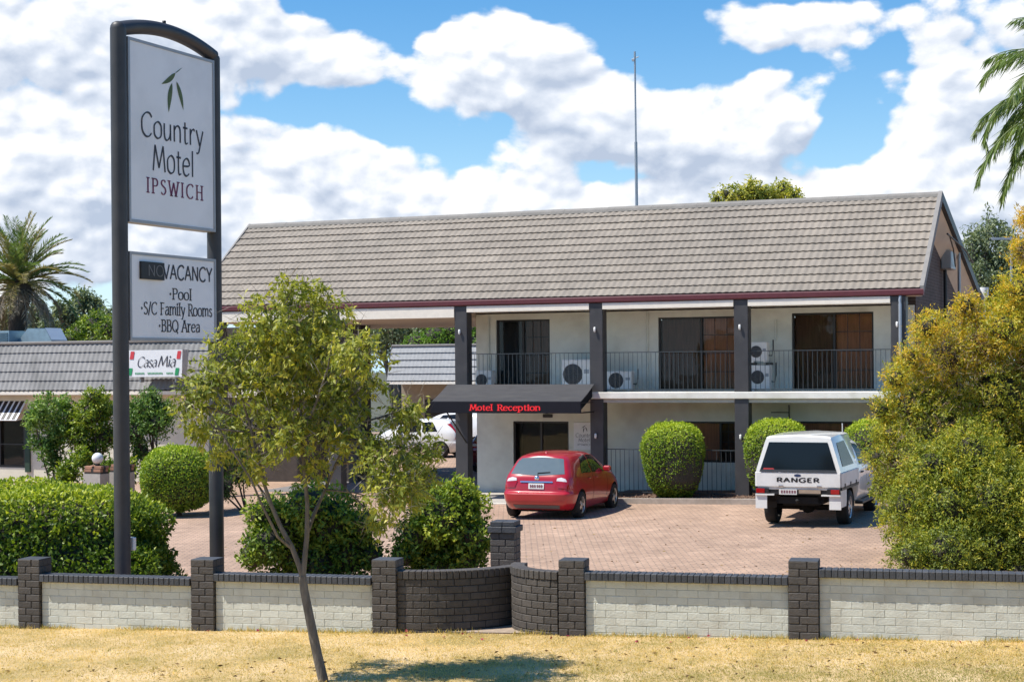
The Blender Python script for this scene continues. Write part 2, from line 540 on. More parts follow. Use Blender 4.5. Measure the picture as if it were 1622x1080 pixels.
def _smooth(p):
    if len(p) < 3: return p
    closed = p[0] == p[-1]
    o = []
    n = len(p)
    for i in range(n-1):
        p0 = p[i-1] if i > 0 else (p[-2] if closed else p[0])
        p1, p2 = p[i], p[i+1]
        p3 = p[i+2] if i+2 < n else (p[1] if closed else p[-1])
        for k in range(5):
            t = k/5.0
            o.append(tuple(0.5*(2*p1[j] + (p2[j]-p0[j])*t + (2*p0[j]-5*p1[j]+4*p2[j]-p3[j])*t*t + (3*p1[j]-p0[j]-3*p2[j]+p3[j])*t**3) for j in (0, 1)))
    o.append(p[-1])
    return o

def text(mb, s, x0, z0, width, cap, place, wt=9.0, thin=4.5, pen=25.0, serif=False, track=6):
    """draw s between x0 and x0+width with capitals 'cap' high; place(x, z) gives a 3D point"""
    tot = sum(GL[c][0] for c in s) + track*(len(s)-1)
    sx, sy = width/tot, cap/72.0
    def quadstrip(L, Rr):
        n = len(L)
        mb.add([place(*q) for q in L] + [place(*q) for q in Rr], [(i, n+i, n+i+1, i+1) for i in range(n-1)])
    cx = 0
    for c in s:
        w, strokes = GL[c]
        for st in strokes:
            pts = [tuple(float(q) for q in p.split(',')) for p in st[1:].split()]
            if st[0] == 'd':
                x, y = pts[0]
                ring = [(x0+(cx+x+wt*0.7*math.cos(a*math.pi/4))*sx, z0+(y+wt*0.7*math.sin(a*math.pi/4))*sy) for a in range(8)]
                mb.add([place(*q) for q in ring], [tuple(range(8))])
                continue
            if st[0] == 'c': pts = _smooth(pts)
            Lp, Rp = [], []
            for i, p in enumerate(pts):
                a, b = pts[max(i-1, 0)], pts[min(i+1, len(pts)-1)]
                dx, dy = b[0]-a[0], b[1]-a[1]
                ln = math.hypot(dx, dy) or 1.0
                ang = math.degrees(math.atan2(dy, dx))
                h = (thin + (wt-thin)*abs(math.sin(R(ang-pen))))*0.5
                nx, ny = -dy/ln*h, dx/ln*h
                Lp.append((x0+(cx+p[0]+nx)*sx, z0+(p[1]+ny)*sy)); Rp.append((x0+(cx+p[0]-nx)*sx, z0+(p[1]-ny)*sy))
            quadstrip(Lp, Rp)
            if serif and st[0] == 'l':
                for p in (pts[0], pts[-1]):
                    if p[1] in (0.0, 72.0, 75.0, -22.0) or (p[1] == 50.0 and c not in 'A'):
                        hw, hh = wt*1.05, thin*0.55
                        quadstrip([(x0+(cx+p[0]-hw)*sx, z0+(p[1]+hh)*sy), (x0+(cx+p[0]+hw)*sx, z0+(p[1]+hh)*sy)],
                                  [(x0+(cx+p[0]-hw)*sx, z0+(p[1]-hh)*sy), (x0+(cx+p[0]+hw)*sx, z0+(p[1]-hh)*sy)])
        cx += w + track
    return mb

# ================================================================== materials
m_white_wall = M('painted render', (0.69, 0.715, 0.635), 0.85, var=0.06, ns=3, bump=0.25, bs=30, dirt=(0.36, 0.34, 0.28, 0.35), dscale=1.1)
m_fascia = M('cream painted timber', (0.84, 0.78, 0.67), 0.6, var=0.06)
m_soffit = M('tan soffit sheet', (0.62, 0.51, 0.40), 0.8, var=0.06, ns=2)
m_slab = M('white painted concrete edge', (0.78, 0.76, 0.69), 0.7, var=0.08, dirt=(0.40, 0.36, 0.28, 0.4), dscale=3)
m_post = M('charcoal paint', (0.048, 0.047, 0.050), 0.5, var=0.14, ns=3, dirt=(0.085, 0.08, 0.075, 0.35), dscale=2.5)
m_tile = M('weathered grey brown tile', (0.262, 0.226, 0.186), 0.8, var=0.13, ns=3, rnd=0.08, bump=0.35, bs=60, dirt=(0.18, 0.162, 0.14, 0.35), dscale=0.8, stretch=(1.0, .45, .45), place=True)
m_tile2 = M('grey tile', (0.245, 0.240, 0.235), 0.8, var=0.14, ns=5, rnd=0.06, bump=0.3, bs=60, dirt=(0.11, 0.11, 0.105, 0.6), dscale=1.1, stretch=(1, .5, .5), place=True)
m_tile3 = M('pale grey sheet tile', (0.30, 0.305, 0.31), 0.75, var=0.12, ns=5, rnd=0.05)
m_under = M('dark roof lining', (0.05, 0.045, 0.04), 0.9)
m_gutter = M('maroon gutter paint', (0.125, 0.030, 0.040), 0.45, var=0.1)
m_ridge = M('ridge tile grey', (0.22, 0.205, 0.185), 0.8, var=0.15)
m_barge = M('grey barge board', (0.24, 0.225, 0.21), 0.7, var=0.1)
m_frame = M('dark bronze aluminium', (0.020, 0.017, 0.015), 0.4, var=0.1)
m_curt_o = M('rust curtain', (0.50, 0.25, 0.155), 0.9, var=0.25, ns=3, stretch=(9, 1, 0.6))
m_curt_d = M('dark curtain', (0.13, 0.075, 0.055), 0.9, var=0.25, ns=3, stretch=(9, 1, 0.6))
m_curt_b = M('blue grey curtain', (0.040, 0.050, 0.062), 0.9, var=0.2, ns=3, stretch=(9, 1, 0.6))
m_glass = glass('window glass', (0.90, 0.88, 0.85), 0.0)
m_rail = M('grey rail paint', (0.045, 0.055, 0.06), 0.5, var=0.05)
m_conc = M('concrete', (0.42, 0.39, 0.35), 0.85, var=0.12, ns=7, dirt=(0.27, 0.25, 0.22, 0.4))
m_kerb = M('concrete kerb', (0.38, 0.33, 0.28), 0.9, var=0.15, ns=9, dirt=(0.24, 0.20, 0.16, 0.5))
m_mulch = M('bark mulch', (0.15, 0.095, 0.065), 0.95, var=0.5, ns=30, bump=1.0, bs=45)
m_steel = M('galvanised steel', (0.38, 0.40, 0.42), 0.45, metal=0.6, var=0.1)
m_acw = M('off white casing', (0.84, 0.83, 0.79), 0.5, var=0.04)
m_black = M('black plastic', (0.014, 0.014, 0.015), 0.5)
m_dark = M('dark interior', (0.022, 0.020, 0.019), 0.9)
m_white = M('white enamel', (0.76, 0.77, 0.78), 0.4, var=0.03)
m_ink = M('charcoal ink', (0.045, 0.047, 0.060), 0.6)
m_plum = M('plum ink', (0.17, 0.028, 0.085), 0.6)
m_leafink = M('leaf green ink', (0.085, 0.125, 0.045), 0.6, var=0.25, ns=8)
m_red = M('red ink', (0.60, 0.05, 0.06), 0.5)
m_green = M('green ink', (0.02, 0.28, 0.10), 0.5)

def brick_mat(name, c1, c2, mort, scale, bw, bh, ms, axes, bump=0.4):
    """flat brickwork for walls too far off to tell the bricks apart, and for pavers"""
    m = bpy.data.materials.new(name); m.use_nodes = True
    t = m.node_tree; b = t.nodes['Principled BSDF']
    tcx = nd(t, 'ShaderNodeTexCoord')
    sp = nd(t, 'ShaderNodeSeparateXYZ'); t.links.new(tcx.outputs['Object'], sp.inputs[0])
    cb = nd(t, 'ShaderNodeCombineXYZ')
    t.links.new(sp.outputs[axes[0]], cb.inputs[0]); t.links.new(sp.outputs[axes[1]], cb.inputs[1])
    br = nd(t, 'ShaderNodeTexBrick')
    br.inputs['Color1'].default_value = (*c1, 1); br.inputs['Color2'].default_value = (*c2, 1); br.inputs['Mortar'].default_value = (*mort, 1)
    br.inputs['Scale'].default_value = scale; br.inputs['Mortar Size'].default_value = ms
    br.inputs['Brick Width'].default_value = bw; br.inputs['Row Height'].default_value = bh
    t.links.new(cb.outputs[0], br.inputs['Vector'])
    col = br.outputs['Color']
    for sc, lo, hi in ((0.22, 0.86, 1.08), (0.9, 0.86, 1.10), (3.5, 0.88, 1.10), (14.0, 0.9, 1.1)):
        n = nd(t, 'ShaderNodeTexNoise'); n.inputs['Scale'].default_value = sc; n.inputs['Detail'].default_value = 5
        t.links.new(tcx.outputs['Object'], n.inputs['Vector'])
        mr = nd(t, 'ShaderNodeMapRange'); mr.inputs['From Min'].default_value = 0.32; mr.inputs['From Max'].default_value = 0.68
        mr.inputs['To Min'].default_value = lo; mr.inputs['To Max'].default_value = hi
        t.links.new(n.outputs[0], mr.inputs['Value'])
        v = nd(t, 'ShaderNodeVectorMath', operation='SCALE')
        t.links.new(col, v.inputs[0]); t.links.new(mr.outputs[0], v.inputs['Scale']); col = v.outputs[0]
    t.links.new(col, b.inputs['Base Color'])
    b.inputs['Roughness'].default_value = 0.85
    bp = nd(t, 'ShaderNodeBump'); bp.inputs['Strength'].default_value = bump; bp.inputs['Distance'].default_value = 0.01
    t.links.new(br.outputs['Fac'], bp.inputs['Height']); bp.invert = True
    t.links.new(bp.outputs[0], b.inputs['Normal'])
    return m

m_paver = brick_mat('clay pavers', (0.50, 0.335, 0.235), (0.42, 0.275, 0.19), (0.24, 0.18, 0.14), 1.0, 0.24, 0.12, 0.012, (0, 1), 0.6)
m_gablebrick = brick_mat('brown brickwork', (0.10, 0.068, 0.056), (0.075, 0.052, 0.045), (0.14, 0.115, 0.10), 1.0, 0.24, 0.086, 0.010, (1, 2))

# ================================================================== ground
def sheet(name, xs, ys, off, mat, kind='structure', hump=None):
    vv = [(x, y, G(x)+off) for y in ys for x in xs]
    nx = len(xs)
    ff = [(j*nx+i, j*nx+i+1, (j+1)*nx+i+1, (j+1)*nx+i) for j in range(len(ys)-1) for i in range(nx-1)]
    mb = MB(); mb.add(vv, ff)
    return tag(mb.build(name, mat), kind=kind)

m_ground = M('dry earth', (0.085, 0.085, 0.055), 0.95, var=0.3, ns=0.4)
sheet('ground', [-1200, -40, 0, 40, 1200], [-400, 0, 300, 1400], -0.006, m_ground)
sheet('car_park', [-40, -20, 0, 20, 40], [20.2, 40, 60, 95], 0.0, m_paver)
m_road = M('asphalt', (0.055, 0.055, 0.055), 0.9, var=0.2, ns=20)
sheet('road', [-300, -40, 0, 40, 300], [-8, 4], 0.0, m_road)
# wall frame on the verge
W0 = Vector((-6.88, 23.66, 0)); WD = Vector((0.96784, -0.25157, 0)); WN = Vector((0.25157, 0.96784, 0)); WROT = math.atan2(WD.y, WD.x)
def wp(w, n=0.0, z=0.0):
    p = W0 + WD*w + WN*n
    return Vector((p.x, p.y, G(p.x)+z))
def verge_mat():
    m = bpy.data.materials.new('dry lawn'); m.use_nodes = True
    t = m.node_tree; b = t.nodes['Principled BSDF']
    tcx = nd(t, 'ShaderNodeTexCoord')
    n = nd(t, 'ShaderNodeTexNoise'); n.inputs['Scale'].default_value = 0.9; n.inputs['Detail'].default_value = 7; n.inputs['Roughness'].default_value = 0.65
    t.links.new(tcx.outputs['Object'], n.inputs['Vector'])
    c = nd(t, 'ShaderNodeValToRGB')
    c.color_ramp.elements[0].position = 0.36; c.color_ramp.elements[0].color = (0.40, 0.30, 0.11, 1)
    c.color_ramp.elements[1].position = 0.62; c.color_ramp.elements[1].color = (0.72, 0.535, 0.30, 1)
    e = c.color_ramp.elements.new(0.5); e.color = (0.60, 0.43, 0.20, 1)
    t.links.new(n.outputs[0], c.inputs[0])
    t.links.new(c.outputs[0], b.inputs['Base Color']); b.inputs['Roughness'].default_value = 0.95
    n2 = nd(t, 'ShaderNodeTexNoise'); n2.inputs['Scale'].default_value = 60; n2.inputs['Detail'].default_value = 4
    t.links.new(tcx.outputs['Object'], n2.inputs['Vector'])
    bp = nd(t, 'ShaderNodeBump'); bp.inputs['Strength'].default_value = 0.9; bp.inputs['Distance'].default_value = 0.03
    t.links.new(n2.outputs[0], bp.inputs['Height']); t.links.new(bp.outputs[0], b.inputs['Normal'])
    return m
mb = MB()
ws = [-36, -24, -12, 0, 5, 10, 20, 36]
vv = []
for w in ws:
    p = W0 + WD*w + WN*0.06
    for q in (Vector((p.x, 4.1, 0)), Vector((p.x, 15, 0)), Vector((p.x, 19, 0)), p):
        vv.append((q.x, q.y, G(q.x) + 0.006))
mb.add(vv, [(i*4+j, (i+1)*4+j, (i+1)*4+j+1, i*4+j+1) for i in range(len(ws)-1) for j in range(3)])
tag(mb.build('grass_verge', verge_mat()), kind='structure')

# ================================================================== motel building
BROT = R(-22.5)
motel = empty('motel_building', (5.95, 42.4, G(5.95)), BROT, 'long two storey motel with grey tiled roof, maroon gutter and charcoal posts', 'building')
ZB = -G(5.95)                       # local z of world level 0
def zz(z): return z + ZB            # calibrated heights are world heights
def gz(s): return G(5.95 + 0.924*s) + ZB
RS = 0.0

def wall_open(s0, s1, z0, z1, t0, t1, opens):
    """a wall slab with rectangular openings; one mesh, reveals included"""
    mb = MB()
    xs = sorted({s0, s1, *[o[0] for o in opens], *[o[1] for o in opens]})
    zs = sorted({z0, z1, *[o[2] for o in opens], *[o[3] for o in opens]})
    def solid(i, j):
        if i < 0 or j < 0 or i >= len(xs)-1 or j >= len(zs)-1: return False
        cx, cz = (xs[i]+xs[i+1])/2, (zs[j]+zs[j+1])/2
        return not any(o[0] < cx < o[1] and o[2] < cz < o[3] for o in opens)
    for i in range(len(xs)-1):
        for j in range(len(zs)-1):
            if not solid(i, j): continue
            a, b, c, d = xs[i], xs[i+1], zs[j], zs[j+1]
            mb.add([(a,t0,c),(b,t0,c),(b,t0,d),(a,t0,d)], [(0,1,2,3)])
            mb.add([(a,t1,c),(b,t1,c),(b,t1,d),(a,t1,d)], [(3,2,1,0)])
            if not solid(i-1, j): mb.add([(a,t0,c),(a,t1,c),(a,t1,d),(a,t0,d)], [(3,2,1,0)])
            if not solid(i+1, j): mb.add([(b,t0,c),(b,t1,c),(b,t1,d),(b,t0,d)], [(0,1,2,3)])
            if not solid(i, j-1): mb.add([(a,t0,c),(b,t0,c),(b,t1,c),(a,t1,c)], [(3,2,1,0)])
            if not solid(i, j+1): mb.add([(a,t0,d),(b,t0,d),(b,t1,d),(a,t1,d)], [(0,1,2,3)])
    return mb

FT = 1.4                              # facade depth behind the post line
DOORS = [(-7.50, -5.87, 2.89, 4.89), (-2.70, -0.40, 2.89, 4.87), (0.98, 3.12, 2.89, 4.915)]
LOW = [(-7.0, -5.33, 0.02, 2.03), (-2.63, -0.35, 0.95, 2.05), (0.97, 3.05, 1.0, 2.065)]
S_L, S_R = -8.12, 4.2
opens = [(a, b, zz(c), zz(d)) for a, b, c, d in DOORS + LOW]
facade = wall_open(S_L, S_R-0.18, zz(-0.4), zz(5.06), FT, FT+0.2, opens).build('facade_wall', m_white_wall, motel)
# gable end wall follows the saltbox roof; back and left walls close the rooms
EAVE_T, EAVE_Z, RIDGE_T, RIDGE_Z, REAR_T, REAR_Z = -0.30, 5.40, 3.12, 8.03, 12.8, 5.40
def roof_z(t):
    return EAVE_Z + (RIDGE_Z-EAVE_Z)*(t-EAVE_T)/(RIDGE_T-EAVE_T) if t < RIDGE_T else RIDGE_Z + (REAR_Z-RIDGE_Z)*(t-RIDGE_T)/(REAR_T-RIDGE_T)
gw = MB()
prof = [(FT, zz(-0.4)), (10.9, zz(-0.4)), (10.9, zz(roof_z(10.9)-0.72)), (RIDGE_T+0.7, zz(roof_z(RIDGE_T+0.7)-0.72)), (RIDGE_T-0.2, zz(RIDGE_Z-0.50)), (FT, zz(roof_z(FT)-0.34))]
gw.prism([(t, z) for t, z in prof], 'x', S_R-0.18, S_R)
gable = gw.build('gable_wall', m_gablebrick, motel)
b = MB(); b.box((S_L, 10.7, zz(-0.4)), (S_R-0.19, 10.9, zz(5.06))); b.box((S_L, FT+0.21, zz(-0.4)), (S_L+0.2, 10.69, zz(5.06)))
b.build('rear_wall', m_white_wall, motel)
b = MB(); b.box((S_R-0.175, FT-0.14, zz(2.6)), (S_R-0.03, FT-0.003, zz(5.06))); b.build('corner_strip', m_white_wall, motel)
# dark stair block at the back of the carport
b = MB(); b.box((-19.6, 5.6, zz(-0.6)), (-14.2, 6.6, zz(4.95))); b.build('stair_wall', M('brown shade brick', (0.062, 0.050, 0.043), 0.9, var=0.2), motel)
for a, c_, z0, z1 in ((-18.9, -17.3, 3.3, 4.6), (-16.6, -15.0, 3.3, 4.6), (-18.9, -17.3, 0.9, 2.1), (-16.4, -15.3, -0.2, 2.05)):
    b = MB(); b.box((a, 5.56, zz(z0)), (c_, 5.597, zz(z1))); w_ = b.build('window', m_frame, motel)
    for k in range(2):
        h_ = (c_-a)/2
        b = MB(); b.box((a+h_*k+0.05, 5.55, zz(z0)+0.06), (a+h_*(k+1)-0.04, 5.557, zz(z1)-0.06)); b.build('pane', m_glass, w_)
b = MB(); b.box((-19.55, 5.57, zz(2.62)), (-14.25, 5.597, zz(2.86))); b.build('floor_band', m_fascia, motel)
# balcony slab, floor of the upper storey
b = MB(); b.cbox((S_L-0.1, -0.45, zz(2.70)), (S_R+0.05, FT+0.0, zz(2.875)), 0.012); b.box((S_L+0.21, FT+0.21, zz(2.70)), (S_R-0.2, 10.6, zz(2.86)))
b.build('balcony_floor', m_slab, motel)
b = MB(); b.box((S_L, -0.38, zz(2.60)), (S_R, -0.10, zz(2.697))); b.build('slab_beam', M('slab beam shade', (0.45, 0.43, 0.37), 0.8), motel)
# soffit over balcony and carport, fascia beams between the posts
b = MB(); b.box((-16.7, -0.26, zz(5.10)), (S_R-0.19, 10.6, zz(5.13))); b.build('ceiling', M('pale ceiling', (0.68, 0.63, 0.55), 0.8), motel)
PS = [-15.72, -11.79, -7.86, -3.93, 0.0, 3.97]
for i, (a, c, lo) in enumerate([(-16.7, PS[0]-0.19, 4.93), (PS[0]+0.19, PS[1]-0.19, 4.93), (PS[1]+0.19, PS[2]-0.19, 4.93), (PS[2]+0.19, PS[3]-0.19, 5.065), (PS[3]+0.19, PS[4]-0.19, 5.065), (PS[4]+0.19, PS[5]-0.19, 5.065)]):
    b = MB(); b.box((a+0.075, -0.43, zz(lo)), (c+0.075, -0.27, zz(5.225))); b.build('fascia_beam', m_fascia, motel)
b = MB()
b.box((-16.7, -0.11, zz(4.95)), (S_L-0.01, 10.5, zz(5.09))); b.build('carport_soffit', m_soffit, motel)
# posts with their wall lights
def sconce(parent, s, z):
    c = MB(); c.lathe([(0.0, -0.07), (0.022, -0.065), (0.030, -0.03), (0.030, 0.05), (0.02, 0.065), (0, 0.07)], (s, -0.455, z), 'z', 10)
    c.box((s-0.02, -0.43, z-0.02), (s+0.02, -0.403, z+0.03))
    c.build('post_light', m_acw, parent)
for i, s in enumerate(PS):
    b = MB(); b.cbox((s-0.11, -0.405, gz(s)-0.3), (s+0.26, -0.065, zz(5.232)), 0.01)
    p = b.build('post', m_post, motel)
    if i >= 2: sconce(p, s+0.055, zz(4.53))
    if i in (3, 4): sconce(p, s+0.055, zz(1.72))
b = MB(); b.cbox((-14.30, 5.2, gz(-13.5)-0.3), (-13.98, 5.5, zz(4.95)), 0.01); b.build('post', m_post, motel)

# ---- roof: lining prism, then pressed tile panels one by one
SL, SR = -16.66, 4.66
rp = MB()
rp.prism([(EAVE_T+0.03, zz(EAVE_Z-0.10)), (EAVE_T+0.03, zz(EAVE_Z-0.012)), (RIDGE_T, zz(RIDGE_Z-0.012)), (REAR_T, zz(REAR_Z)), (REAR_T, zz(REAR_Z-0.12)), (RIDGE_T, zz(RIDGE_Z-0.17))], 'x', SL+0.02, SR-0.02)
roof = rp.build('roof', [m_under], motel)
def tile_mesh(name, w, h, waves, A, lip, mat):
    nseg = waves*6
    rows = [[], [], [], [], []]
    for k in range(nseg+1):
        ph = 2*math.pi*k/6.0
        wv = A*(0.5+0.5*math.cos(ph)) + A*0.3*math.sin(ph)
        y = -0.45*A*math.cos(ph)
        x = w*k/nseg
        rows[0].append((x, y+0.014, wv-0.012)); rows[1].append((x, y, lip+wv)); rows[2].append((x, y, lip+wv))
        rows[3].append((x, h*0.5, lip*0.52+wv)); rows[4].append((x, h+0.015, 0.004+wv))
    n = nseg+1
    me = bpy.data.meshes.new(name)
    me.from_pydata([p for r in rows for p in r], [], [(r*n+k, r*n+k+1, (r+1)*n+k+1, (r+1)*n+k) for r in (0, 2, 3) for k in range(nseg)])
    me.materials.append(mat)
    me.polygons.foreach_set('use_smooth', [True]*(3*nseg))
    me.update()
    return me
def tile_slope(parent, s0, s1, cols, t0, z0, t1, z1, rows, waves, mat, A=0.028, lip=0.045, nm='roof_tile', stag=0.0):
    L = math.hypot(t1-t0, z1-z0); ang = math.atan2(z1-z0, t1-t0)
    w, h = (s1-s0)/cols, L/rows
    me = tile_mesh(nm, w, h, waves, A, lip, mat)
    for r in range(rows):
        for c in range(cols):
            d = r*h
            o = link(nm, me, parent, (s0+c*w, t0+math.cos(ang)*d, z0+math.sin(ang)*d), (ang + random.uniform(-0.004, 0.004), random.uniform(-0.0015, 0.0015), 0))
tile_slope(roof, SL+0.06, SR-0.10, 16, EAVE_T-0.02, zz(EAVE_Z), RIDGE_T-0.02, zz(RIDGE_Z-0.01), 12, 7, m_tile, 0.020, 0.040)
# ridge capping pieces, barge boards, gutter
rc = MB()
rc.prism([(RIDGE_T-0.16, zz(RIDGE_Z-0.07)), (RIDGE_T-0.13, zz(RIDGE_Z+0.005)), (RIDGE_T, zz(RIDGE_Z+0.085)), (RIDGE_T+0.17, zz(RIDGE_Z+0.03)), (RIDGE_T+0.17, zz(RIDGE_Z-0.03))], 'x', 0.0, 1.32)
rme = rc.mesh('ridge_cap', m_ridge)
for c in range(16): link('ridge_cap', rme, roof, (SL+0.06+c*1.3225, 0, random.uniform(-0.004, 0.006)))
for s0, s1, m in ((SR-0.105, SR, m_barge), (SL, SL+0.06, m_barge)):
    b = MB()
    b.prism([(EAVE_T-0.03, zz(EAVE_Z-0.16)), (EAVE_T-0.03, zz(EAVE_Z+0.075)), (RIDGE_T, zz(RIDGE_Z+0.10)), (RIDGE_T, zz(RIDGE_Z-0.175))], 'x', s0, s1)
    b.build('barge_board', m, roof)
    b = MB()
    b.prism([(RIDGE_T+0.003, zz(RIDGE_Z-0.175)), (RIDGE_T+0.003, zz(RIDGE_Z+0.09)), (REAR_T, zz(REAR_Z+0.05)), (REAR_T, zz(REAR_Z-0.20))], 'x', s0, s1)
    b.build('barge_board', m_post, roof)
# rear slope covering and raked verge soffit from the barge board down to the wall
b = MB()
ts = [RIDGE_T+0.004, RIDGE_T+0.7, 7.0, 11.0, REAR_T-0.05]
v = []
for t in ts:
    zr = zz(roof_z(t))
    v += [(SR-0.108, t, zr-0.19), (S_R+0.004, t, zr-0.70 if t > RIDGE_T+0.1 else zr-0.52), (S_R+0.004, t, zr-0.76 if t > RIDGE_T+0.1 else zr-0.58), (SR-0.108, t, zr-0.215)]
b.add(v, [(i*4+j, (i+1)*4+j, (i+1)*4+(j+1) % 4, i*4+(j+1) % 4) for i in range(len(ts)-1) for j in range(4)])
fix_normals(b.build('verge_soffit', m_soffit, roof))
b = MB(); b.box((S_R-0.17, 10.92, zz(3.4)), (SR-0.12, REAR_T-0.2, zz(5.2))); b.build('rear_return', m_soffit, motel)
b = MB(); b.prism([(RIDGE_T+0.18, zz(roof_z(RIDGE_T+0.18)+0.0)), (RIDGE_T+0.18, zz(roof_z(RIDGE_T+0.18)+0.03)), (REAR_T+0.03, zz(REAR_Z+0.03)), (REAR_T+0.03, zz(REAR_Z+0.0))], 'x', SL+0.07, SR-0.11)
b.build('rear_slope', m_tile, roof)
b = MB()
b.prism([(EAVE_T-0.16, zz(5.395)), (EAVE_T-0.17, zz(5.37)), (EAVE_T-0.165, zz(5.27)), (EAVE_T-0.14, zz(5.243)), (EAVE_T-0.03, zz(5.243)), (EAVE_T-0.03, zz(5.37)), (EAVE_T-0.05, zz(5.37)), (EAVE_T-0.05, zz(5.27)), (EAVE_T-0.13, zz(5.27)), (EAVE_T-0.14, zz(5.395))], 'x', SL+0.02, SR+0.01)
gut = b.build('gutter', m_gutter, motel)
b = MB(); b.box((SL+0.03, EAVE_T-0.028, zz(5.24)), (SR-0.01, EAVE_T+0.02, zz(5.40))); b.build('eave_board', m_gutter, motel)
b = MB(); b.box((SL+0.03, EAVE_T+0.022, zz(5.236)), (SR-0.12, 0.3, zz(5.242))); b.build('eave_soffit', m_soffit, motel)
b = MB(); b.tube([(4.10, -0.40, zz(5.23)), (4.10, -0.42, zz(5.12)), (4.10, -0.445, zz(5.02)), (4.10, -0.445, zz(2.9))], 0.045, 8); b.build('downpipe', m_steel, motel)
# gable details
GX = S_R
b = MB(); b.box((GX+0.003, 3.4, zz(3.9)), (GX+0.03, 5.1, zz(4.88))); w_ = b.build('window', m_frame, motel)
b = MB(); b.box((GX+0.033, 3.46, zz(3.96)), (GX+0.04, 5.04, zz(4.82))); b.build('pane', m_glass, w_)
b = MB(); b.cbox((GX+0.01, 5.95, zz(6.22)), (GX+0.30, 6.85, zz(6.72)), 0.02); b.build('meter_box', m_steel, motel)
b = MB(); b.tube([(GX+0.10, 6.15, zz(6.2)), (GX+0.10, 6.15, zz(0.3))], 0.05, 8); b.build('conduit', m_black, motel)
b = MB(); b.tube([(GX+0.35, 7.2, zz(6.85)), (GX+0.35, 7.2, zz(0.3))], 0.045, 8); b.build('vent_pipe', m_steel, motel)
b = MB(); b.tube([(SR+0.05, 3.6, zz(7.02)), (SR+0.06, 5.8, zz(6.90)), (SR+0.06, 7.4, zz(6.80)), (SR+0.05, 9.2, zz(6.55))], 0.025, 6); b.tube([(SR+0.02, 4.3, zz(7.0)), (SR, 5.2, zz(6.7)), (GX+0.35, 6.4, zz(6.3))], 0.02, 6)
b.build('service_cable', m_black, motel)

# ---- doors and windows of the facade
def opening(kind, s0, s1, z0, z1, mats, split=0.5, grille=True, fw=0.05, deep=None):
    z0, z1 = zz(z0), zz(z1)
    y0, y1 = FT+0.05, FT+0.13
    b = MB()
    b.box((s0+0.002, y0, z0+0.002), (s0+fw, y1, z1-0.002)); b.box((s1-fw, y0, z0+0.002), (s1-0.002, y1, z1-0.002))
    b.box((s0+fw+0.001, y0, z1-fw), (s1-fw-0.001, y1, z1-0.002)); b.box((s0+fw+0.001, y0, z0+0.002), (s1-fw-0.001, y1, z0+fw))
    mid = s0 + (s1-s0)*split
    b.box((mid-fw*0.6, y0-0.012, z0+fw+0.001), (mid+fw*0.6, y1-0.02, z1-fw-0.001))
    fr = b.build(kind, m_frame, motel)
    for a, c, m in ((s0+fw+0.002, mid-fw*0.6-0.002, mats[0]), (mid+fw*0.6+0.002, s1-fw-0.002, mats[1])):
        b = MB(); b.box((a, y0+0.03, z0+fw+0.002), (c, y0+0.038, z1-fw-0.002)); b.build('pane', m_glass, fr)
        if m is not None:
            b = MB()                                          # pleated curtain
            n = max(6, int((c-a)/0.07))
            top = [(a+(c-a)*k/(2*n), y1+0.05+(0.03 if k % 2 else 0.0)) for k in range(2*n+1)]
            b.add([(x, y, z0+fw) for x, y in top]+[(x, y, z1-0.02) for x, y in top], [(k, k+1, 2*n+2+k, 2*n+1+k) for k in range(2*n)], True)
            b.build('curtain', m, fr)
    if grille:
        b = MB()
        a, c = mid+fw*0.7, s1-fw-0.002
        for k in range(1, 4): b.box((a, y0+0.012, z0+(z1-z0)*k/4-0.010), (c, y0+0.026, z0+(z1-z0)*k/4+0.010))
        for k in range(1, 3): b.box((a+(c-a)*k/3-0.009, y0+0.0095, z0+fw), (a+(c-a)*k/3+0.009, y0+0.0115, z1-fw))
        b.build('security_bars', m_frame, fr)
    b = MB(); b.box((s0-0.1, FT+0.9, z0-0.02), (s1+0.1, FT+0.95, z1+0.1)); b.build('room_back', m_dark, fr)
    return fr
opening('sliding_door', *DOORS[0], (m_curt_b, m_curt_d), 0.5)
opening('sliding_door', *DOORS[1], (m_curt_d, m_curt_o), 0.52)
opening('sliding_door', *DOORS[2], (m_curt_d, m_curt_o), 0.52)
opening('entrance_door', *LOW[0], (None, None), 0.5, False)
opening('window', *LOW[1], (m_curt_o, m_curt_d), 0.72, True)
opening('window', *LOW[2], (m_curt_o, m_curt_d), 0.72, True)
# conduits, sensor and joint covers on the facade
for s, z0, z1 in ((0.56, 4.2, 4.76), (-4.46, 3.85, 4.92), (-3.0, 2.9, 5.05), (-7.72, 2.9, 5.0)):
    b = MB(); b.tube([(s, FT-0.03, zz(z0)), (s, FT-0.03, zz(z1))], 0.022, 6); b.build('conduit', m_white_wall, motel)
b = MB(); b.cbox((-6.08, FT-0.06, zz(2.14)), (-5.80, FT-0.003, zz(2.23)), 0.01); b.build('door_sensor', m_black, motel)
b = MB()
for k in range(6): b.tube([(0.42, FT-0.05, zz(1.45+0.17*k)), (0.92, FT-0.05, zz(1.45+0.17*k))], 0.012, 5)
b.tube([(0.9, FT-0.05, zz(1.3)), (0.9, FT-0.05, zz(2.5))], 0.02, 5)
b.build('wall_trellis', m_rail, motel)
